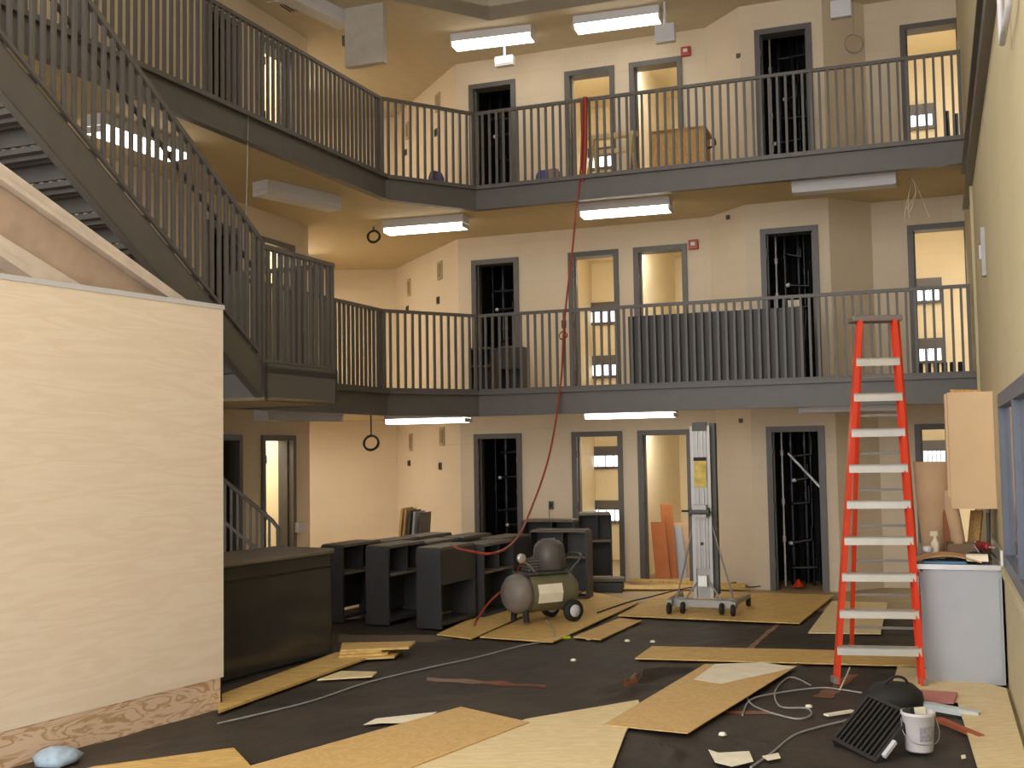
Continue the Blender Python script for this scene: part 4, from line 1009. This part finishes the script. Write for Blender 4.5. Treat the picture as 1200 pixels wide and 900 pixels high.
# pipes / sticks near the bucket
a, b = onz(1070, 824, .07), onz(1148, 838, .04); tag(MB().bar(a, b, .07, .045).build('plastic_channel', mat('pale_plastic', srgb(196, 204, 206), rough=.4)), 'pale plastic channel lying across the floor right of the bag', 'channel')
a, b = onz(1100, 843, .05), onz(1150, 864, .035); tag(MB().bar(a, b, .045, .03).build('wood_lath', mat('red_lath', srgb(170, 92, 60), rough=.6)), 'reddish wood lath lying right of the white bucket', 'wood')
a, b = onz(968, 838, .03), onz(1000, 833, .03); tag(MB().bar(a, b, .05, .012).build('wood_lath', PAPER), 'small pale strip lying left of the black bag', 'wood')
# crumpled black plastic ridge and cords
def cord(name, pts, r, material, label, z=.022, cat='cord'):
    P = [onz(p[0], p[1], z if len(p) < 3 else p[2]) for p in pts]
    return tag(MB().tube(smooth_path(P, 8), r, 6).build(name, material), label, cat)
cord('power_cord', [(255, 848), (360, 823), (430, 800), (500, 783), (560, 770), (610, 757), (642, 751), (650, 744, .05), (647, 735, .052), (640, 727, .10)], .007, CORD, 'long grey power cord running from compressor across the fabric')
cord('power_cord', [(870, 838), (880, 820), (912, 812), (960, 806), (985, 808), (1010, 812)], .007, CORD, 'upper loop of the grey cord tangle by the ladder foot')
cord('power_cord', [(872, 812), (885, 828), (930, 842), (950, 838), (945, 830), (915, 828), (908, 812), (918, 798), (930, 794), (950, 803)], .007, CORD, 'figure eight loop of grey cord left of the ladder')
cord('power_cord', [(880, 899), (905, 882), (930, 862), (960, 852), (985, 846), (1000, 842)], .008, CORD, 'grey cord running from the black grille to the bottom edge')
cord('white_cable', [(984, 808, .03), (990, 796, .06), (996, 782, .10)], .006, PAPER, 'short white cable stub at the left ladder foot')
cord('extension_cord', [(700, 718), (735, 706), (760, 700), (800, 690), (850, 684), (868, 683), (880, 688), (905, 684)], .008, CORDB, 'black cord along the plywood under the lift', .052)
cord('connector', [(637, 752), (648, 749)], .014, WHITE, 'white plug end of the grey cord', .03, 'plug')
cord('connector', [(653, 748), (668, 747)], .016, mat('lime_plug', srgb(190, 200, 50), rough=.4), 'lime green plug lying beside the white plug', .03, 'plug')
for k, (x, y) in enumerate(((690, 752), (702, 751), (735, 754), (765, 755), (672, 777), (948, 832), (847, 865))):
    p = onz(x, y); o = MB().lathe([(.005, 0), (.03, .004), (.022, .02), (.004, .024)], 7, c=(p.x, p.y, .016)); tag(o.build('debris_bit', PAPER), 'small pale debris crumb on the black fabric', 'debris', 'debris crumbs on the fabric')
o = onz(936, 690); tag(MB().lathe([(.09, 0), (.07, .02), (.02, .09), (.005, .10)], 10, c=(o.x, o.y, .03)).build('safety_cone', ORANGE), 'small orange red cone before the bay doorway', 'cone')
o1, o2 = onz(690, 684), onz(905, 690); tag(MB().bar(Vector((o1.x + .6, o1.y - .1, .05)), Vector((o2.x - .35, o2.y - .02, .05)), .09, .04).build('timber', PLYY), 'long pale timber lying along the base of the back wall', 'timber')

# ------------------------------------------------------------------ red air hose from the top rail to the compressor
rail3 = lambda x, y: onv(x, y, P3 - bn * .06, P4 - bn * .06)
hp = [rail3(683, 116), rail3(682, 160), rail3(680, 205), rail3(675, 250), rail3(670, 300), rail3(663, 360), rail3(660, 400), rail3(658, 440), onv(652, 490, P3 - bn * .25, P4 - bn * .25), onv(642, 540, P3 - bn * .6, P4 - bn * .6), onv(625, 590, P3 - bn * .9, P4 - bn * .9), onz(606, 630, .93), onz(580, 648, .93), onz(545, 645, .93), onz(530, 640, .93)]
tag(MB().tube(smooth_path(hp, 10), .013, 8).build('air_hose', HOSE), 'red air hose hanging from the top railing down to the desks', 'hose')
hp2 = [rail3(686, 114), rail3(686, 150), rail3(685, 190), rail3(683, 212)]
tag(MB().tube(smooth_path(hp2, 10), .028, 8).build('air_hose', HOSE), 'thick doubled red hose bundle hanging over the top railing', 'hose')
c = XF[AC.name] @ (Vector((-.28, -.12, .60)) * 1.12)
hp3 = [c, onz(598, 683, .45), onz(575, 704, .25), onz(560, 724, .06), onz(556, 733, .05)]
tag(MB().tube(smooth_path(hp3, 10), .012, 8).build('air_hose', HOSE), 'red hose from the compressor regulator to the charcoal desk', 'hose')
def coil(c, r, nrm, tr, material, label, tail=None, turns=2):
    nrm = Vector(nrm).normalized(); a = nrm.orthogonal().normalized(); b = nrm.cross(a); pts = []
    for k in range(turns * 20 + 1):
        q = 2 * math.pi * k / 20; pts.append(c + (a * math.cos(q) + b * math.sin(q)) * (r + .006 * math.sin(k * .7)) + nrm * (.008 * k / 10))
    t = thing('cable_coil', label, 'cable', tuple(c), group='cable coils hanging about')
    MB().tube(pts, tr, 6).build('loop', material, t, world=True)
    if tail: MB().tube(smooth_path(tail), tr * .7, 6).build('tail', material, t, world=True)
    return t
fw_ = (-.2, 1, 0)
c = onv(438, 277, W3, W4); c = atd(438, 277, 16.5); coil(c, .085, fw_, .016, CORDB, 'black cable coil hanging from the second level alcove ceiling', [c + Vector((0, 0, .09)), c + Vector((0, 0, .2)), Vector((c.x, c.y, C2))])
c = atd(435, 519, 16.0); coil(c, .10, fw_, .016, CORDB, 'black cable coil hanging from the ground floor alcove ceiling', [c + Vector((0, 0, .1)), c + Vector((0, 0, .25)), Vector((c.x, c.y, C1))])
c = onv(644, 616, v2(A_) - bn * .03, v2(C_) - bn * .03); coil(c, .09, fw_, .006, CORDB, 'thin cable loop at a socket on the back wall', [c + Vector((0, 0, .09)), c + Vector((0, 0, .2)), c + Vector((.0, .02, .30))])
c = onv(660, 393, P3 - bn * .05, P4 - bn * .05); coil(c, .05, fw_, .006, HOSE, 'small red loop tied to the second level railing', None)
c = onv(1001, 51, W7 - bn * .16, W8 - bn * .16); coil(c, .13, fw_, .006, CORD, 'pale thin cable loop on the top level bay wall', [c + Vector((0, 0, .13)), c + Vector((0, 0, .4)), c + Vector((0, 0.0, .8))])
c = atd(1070, 245, 14.0); t = thing('hanging_wires', 'loose pale wires hanging below the top walkway at the right', 'wire', tuple(c))
for k in range(5):
    a = Vector((c.x, c.y, C2)); b = c + Vector((random.uniform(-.2, .2), random.uniform(-.1, .1), random.uniform(-.15, .1)))
    MB().tube(smooth_path([a, (a + b) / 2 + Vector((random.uniform(-.06, .06), 0, 0)), b, b + Vector((random.uniform(-.1, .1), 0, -.08))]), .004, 5).build('strand', PAPER, t, world=True)
a = onv(292, 60, P1 - nL * .08, P2 - nL * .08); tag(MB().tube(smooth_path([a, Vector((a.x - .02, a.y, 5.0)), Vector((a.x - .05, a.y, 4.0)), Vector((a.x - .1, a.y, 3.2)), Vector((a.x - .3, a.y - .2, 2.6))]), .005, 6).build('hanging_wire', CORD), 'thin wire hanging from the top left railing past the landing', 'wire')

# ------------------------------------------------------------------ things on the upper walkways
for k in range(3):
    a, b = onv(738 + k * 2, 440, P3 + bn * (.12 + .05 * k), P4 + bn * (.12 + .05 * k)), onv(944 - k * 6, 440, P3 + bn * (.12 + .05 * k), P4 + bn * (.12 + .05 * k))
    lean = Vector((bn.x, bn.y, 0)) * -.03; n = Vector((bn.x, bn.y, 0)) * .035; hh = Vector((0, 0, .93 - .02 * k))
    A0, B0_ = Vector((a.x, a.y, Z2)), Vector((b.x, b.y, Z2))
    tag(MB().hexa([A0, B0_, B0_ + n, A0 + n, A0 + hh + lean, B0_ + hh + lean, B0_ + hh + lean + n, A0 + hh + lean + n]).build('black_sheet', mat('black_board', srgb(52, 50, 50), rough=.5)), '%s large black board stacked against the second level railing' % ('front', 'middle', 'rear')[k], 'board', 'black boards on the second level')
p = onv(930, 360, P3 + bn * .4, P4 + bn * .4); tag(MB().box((p.x, p.y, p.z), (.14, .02, .18), brz).build('paper_notice', PAPER), 'small white paper fixed above the black boards', 'paper')
# crate
c0, c1 = onv(762, 180, P3 + bn * .5, P4 + bn * .5), onv(826, 180, P3 + bn * .5, P4 + bn * .5); L = (v2(c1) - v2(c0)).length
CR = thing('wooden_crate', 'orange brown wooden crate on the top walkway behind the railing', 'crate', (c0.x, c0.y, Z3), brz)
MB().bb(.01, .02, .0, L - .01, .45, .62).build('box', CRATEM, CR)
nsl = 7
for k in range(nsl): MB().bb(L * k / nsl + .006, 0, .0, L * (k + 1) / nsl - .006, .02, .66).build('slat', CRATEM, CR)
MB().bb(-.01, .0, .62, L + .01, .47, .66).build('lid', CRATEM, CR)
MB().tube(smooth_path([(L, .1, .5), (L + .09, .12, .52), (L + .1, .2, .45), (L, .25, .42)]), .015, 6).build('handle', STEELD, CR)
# saw horse
h0, h1 = onv(692, 170, P3 + bn * .45, P4 + bn * .45), onv(744, 170, P3 + bn * .45, P4 + bn * .45); L = (v2(h1) - v2(h0)).length
SH = thing('sawhorse', 'pale wooden sawhorse on the top walkway beside the crate', 'sawhorse', (h0.x, h0.y, Z3), brz)
MB().bb(-.03, -.04, .62, L + .03, .06, .68).build('top_beam', PLY, SH); MB().bb(0, .0, .42, L, .04, .48).build('rail', PLY, SH)
for x in (.04, L - .04):
    for s in (-1, 1): MB().bar((x, s * .25, 0), (x, s * .02, .64), .05, .04).build('leg', PLY, SH)
for k, (x, y, col, lb) in enumerate(((511, 210, srgb(84, 74, 110), 'small purple tool pouch in the corner of the top walkway'), (637, 202, srgb(86, 82, 140), 'purple bag with cord on the top walkway near the red hose'), (648, 196, srgb(140, 120, 108), 'pinkish rag beside the purple bag on the top walkway'))):
    base = P3 + bn * .14
    p = onv(x, y, P2 + cnM * 4, P3 + cnM * 4) if k == 0 else onv(x, y, base, P4 + bn * .14)
    mb = MB().lathe([(.08, 0), (.11, .03), (.10, .13), (.07, .20), (.01, .21)], 12, c=(p.x, p.y, Z3))
    for v in mb.v: v.x += .03 * noise.noise(v * 11); v.y += .03 * noise.noise(v * 12); v.z = max(Z3, v.z + .02 * noise.noise(v * 14))
    tag(mb.build('soft_bag', mat('bag_cloth_%d' % k, col, rough=.9)), lb, 'bag')
p = onv(1033, 160, W8 - bn * .2, W9 - bn * .2); p.z = Z3
o = thing('plank_pair', 'pair of short orange planks leaning on the top level bay wall', 'plank', tuple(p), brz)
MB().bb(-.09, 0, 0, -.01, .04, .55).build('plank', CRATEM, o); MB().bb(.01, 0, 0, .09, .04, .55).build('plank', CRATEM, o)
p = onv(1112, 150, W8 + bn * .35, W9 + bn * .35)
o = thing('pipe_bundle', 'dark tubes standing in the top level cell doorway at the right', 'tube', (p.x, p.y, Z3), brz)
MB().tube([(0, 0, 0), (-.02, .1, 1.05)], .03, 8).build('tube', PIPE, o); MB().tube([(.1, 0, 0), (.1, .1, 1.0)], .03, 8).build('tube', PIPE, o)
p = onv(1075, 440, W8 - bn * .5, W9 - bn * .5); L = .5
o = thing('black_crate', 'low black slotted crate on the second level by the right cell doorway', 'crate', (p.x, p.y, Z2), brz)
for k in range(6): MB().bb(k * .1, 0, .02, k * .1 + .07, .3, .28).build('compartment', RUB, o)
MB().bb(-.02, -.01, 0, .61, .31, .02).build('base', RUB, o)

# ------------------------------------------------------------------ boxes on ceilings and walls
def hang_box(px, Y, d, label, cat, name, material=WHITE, zc=C3):
    x0, y0, x1, y1 = px; p = atd((x0 + x1) / 2, y1, Y); w = (x1 - x0) / FPX * Y; h = (y1 - y0) / FPX * Y
    t = thing(name, label, cat, (p.x, p.y, p.z), brz)
    MB().bb(-w / 2, -d / 2, 0, w / 2, d / 2, h).build('case', material, t, bevel=.008)
    if zc - p.z - h > .02: MB().tube([(0, 0, h), (0, 0, zc - p.z)], .018, 8).build('stem', WHITE, t)
    MB().bb(-w / 2 + .02, -d / 2 - .006, h * .2, w / 2 - .02, -d / 2, h * .8).build('face_plate', WHITE, t)
    return t
hang_box((580, 66, 603, 78), 16.4, .1, 'small white exit sign box below the top ceiling left', 'exit sign', 'exit_sign')
hang_box((768, 28, 792, 50), 15.2, .1, 'white box hanging below the top ceiling beside the lit fixture', 'exit sign', 'exit_sign')
hang_box((974, 0, 998, 21), 13.9, .1, 'white box hanging at the top of the bay wall', 'exit sign', 'exit_sign')
p = atd(429, 77, 15.2); t = thing('duct_box', 'large pale grey panel box hanging from the top ceiling', 'panel', (p.x, p.y, p.z), brz)
w = 51 / FPX * 15.2; MB().bb(-w / 2, -.06, 0, w / 2, .06, C3 - p.z).build('case', mat('panel_grey', srgb(176, 170, 160), rough=.6), t); MB().bb(-w / 2 - .06, -.03, .32, -w / 2, .03, .46).build('bracket', STEELD, t)
p = onz(343, 8, C3 - .02); t = thing('air_diffuser', 'dark square air diffuser in the top ceiling at the left', 'vent', (p.x, p.y, C3 - .02), brz)
MB().bb(-.25, -.25, 0, .25, .25, .018).build('frame', CEILM, t)
for k in range(5): MB().bb(-.12 + k * .05, -.13, -.01, -.10 + k * .05, .13, 0).build('vane', STEELD, t)
for (x, y, i) in ((804, 61, 2), (813, 287, 1)):
    p = onv(x, y, v2(A_) - bn * .001, v2(C_) - bn * .001); t = thing('fire_alarm', 'red fire alarm strobe on the %s wall beside a cell doorway' % LEVN[i], 'fire alarm', (p.x, p.y, p.z), brz)
    MB().bb(-.07, -.05, -.07, .07, 0, .07).build('housing', REDM, t, bevel=.008); MB().bb(-.03, -.075, -.02, .03, -.05, .03).build('strobe_lens', WHITE, t)
for (x, y, w, h, lb) in ((480, 337, .07, .30, 'upper left'), (478, 362, .05, .10, 'lower left'), (516, 317, .10, .30, 'upper right'), (514, 352, .05, .12, 'lower right')):
    for i in range(3):
        Pq = onv(x, y, W3, W4); zz = Pq.z - Z2 + LV[i]; dd = (W4 - W3).normalized()
        t = thing('wall_box', '%s electrical opening in the alcove side wall on the %s' % (lb, LEVN[i]), 'electrical box', (Pq.x, Pq.y, zz), math.atan2(dd.y, dd.x), 'electrical openings in the alcove wall')
        MB().bb(-w, -.02, -h / 2, w, 0, h / 2).build('cover', mat('patch_grey', srgb(176, 160, 130), rough=.8) if 'upper' in lb else STEELD, t)
        MB().bb(-w * .6, -.03, -h * .35, w * .6, -.02, h * .35).build('insert', mat('patch_dark', srgb(150, 132, 104), rough=.8) if 'upper' in lb else RUB, t)
for (x, y) in ((865, 66), (853, 255), (868, 493)):
    p = onv(x, y, W5 - bn * 0, W6); t = tag(MB().box((p.x, p.y - .02, p.z), (.06, .05, .06), brz).build('junction_box', STEELD, bevel=.006), 'small dark junction box on the %s slanting bay wall' % LEVN[2 if y < 100 else 1 if y < 300 else 0], 'junction box', 'junction boxes on the bay wall')
for (x, y, i) in ((661, 380, 1), (646, 592, 0)):
    p = onv(x, y, v2(A_), v2(C_)); t = thing('wall_socket', 'small dark socket on the back wall of the %s' % LEVN[i], 'socket', (p.x, p.y, p.z), brz); MB().bb(-.035, -.02, -.06, .035, 0, .06).build('plate', STEELD, t); MB().bb(-.015, -.026, -.03, .015, -.02, .03).build('insert', RUB, t)
p = onv(303, 765, LW, LW + LWd)
t = tag(MB().box(tuple(W1 - LWd * .35 - Vector((-LWd.y, LWd.x)) * .05) + (.9,), (.2, .08, .14), math.atan2(LWd.y, LWd.x)).build('wall_plate', WHITE), 'pale plate on the left wall beside the lit doorway', 'plate')
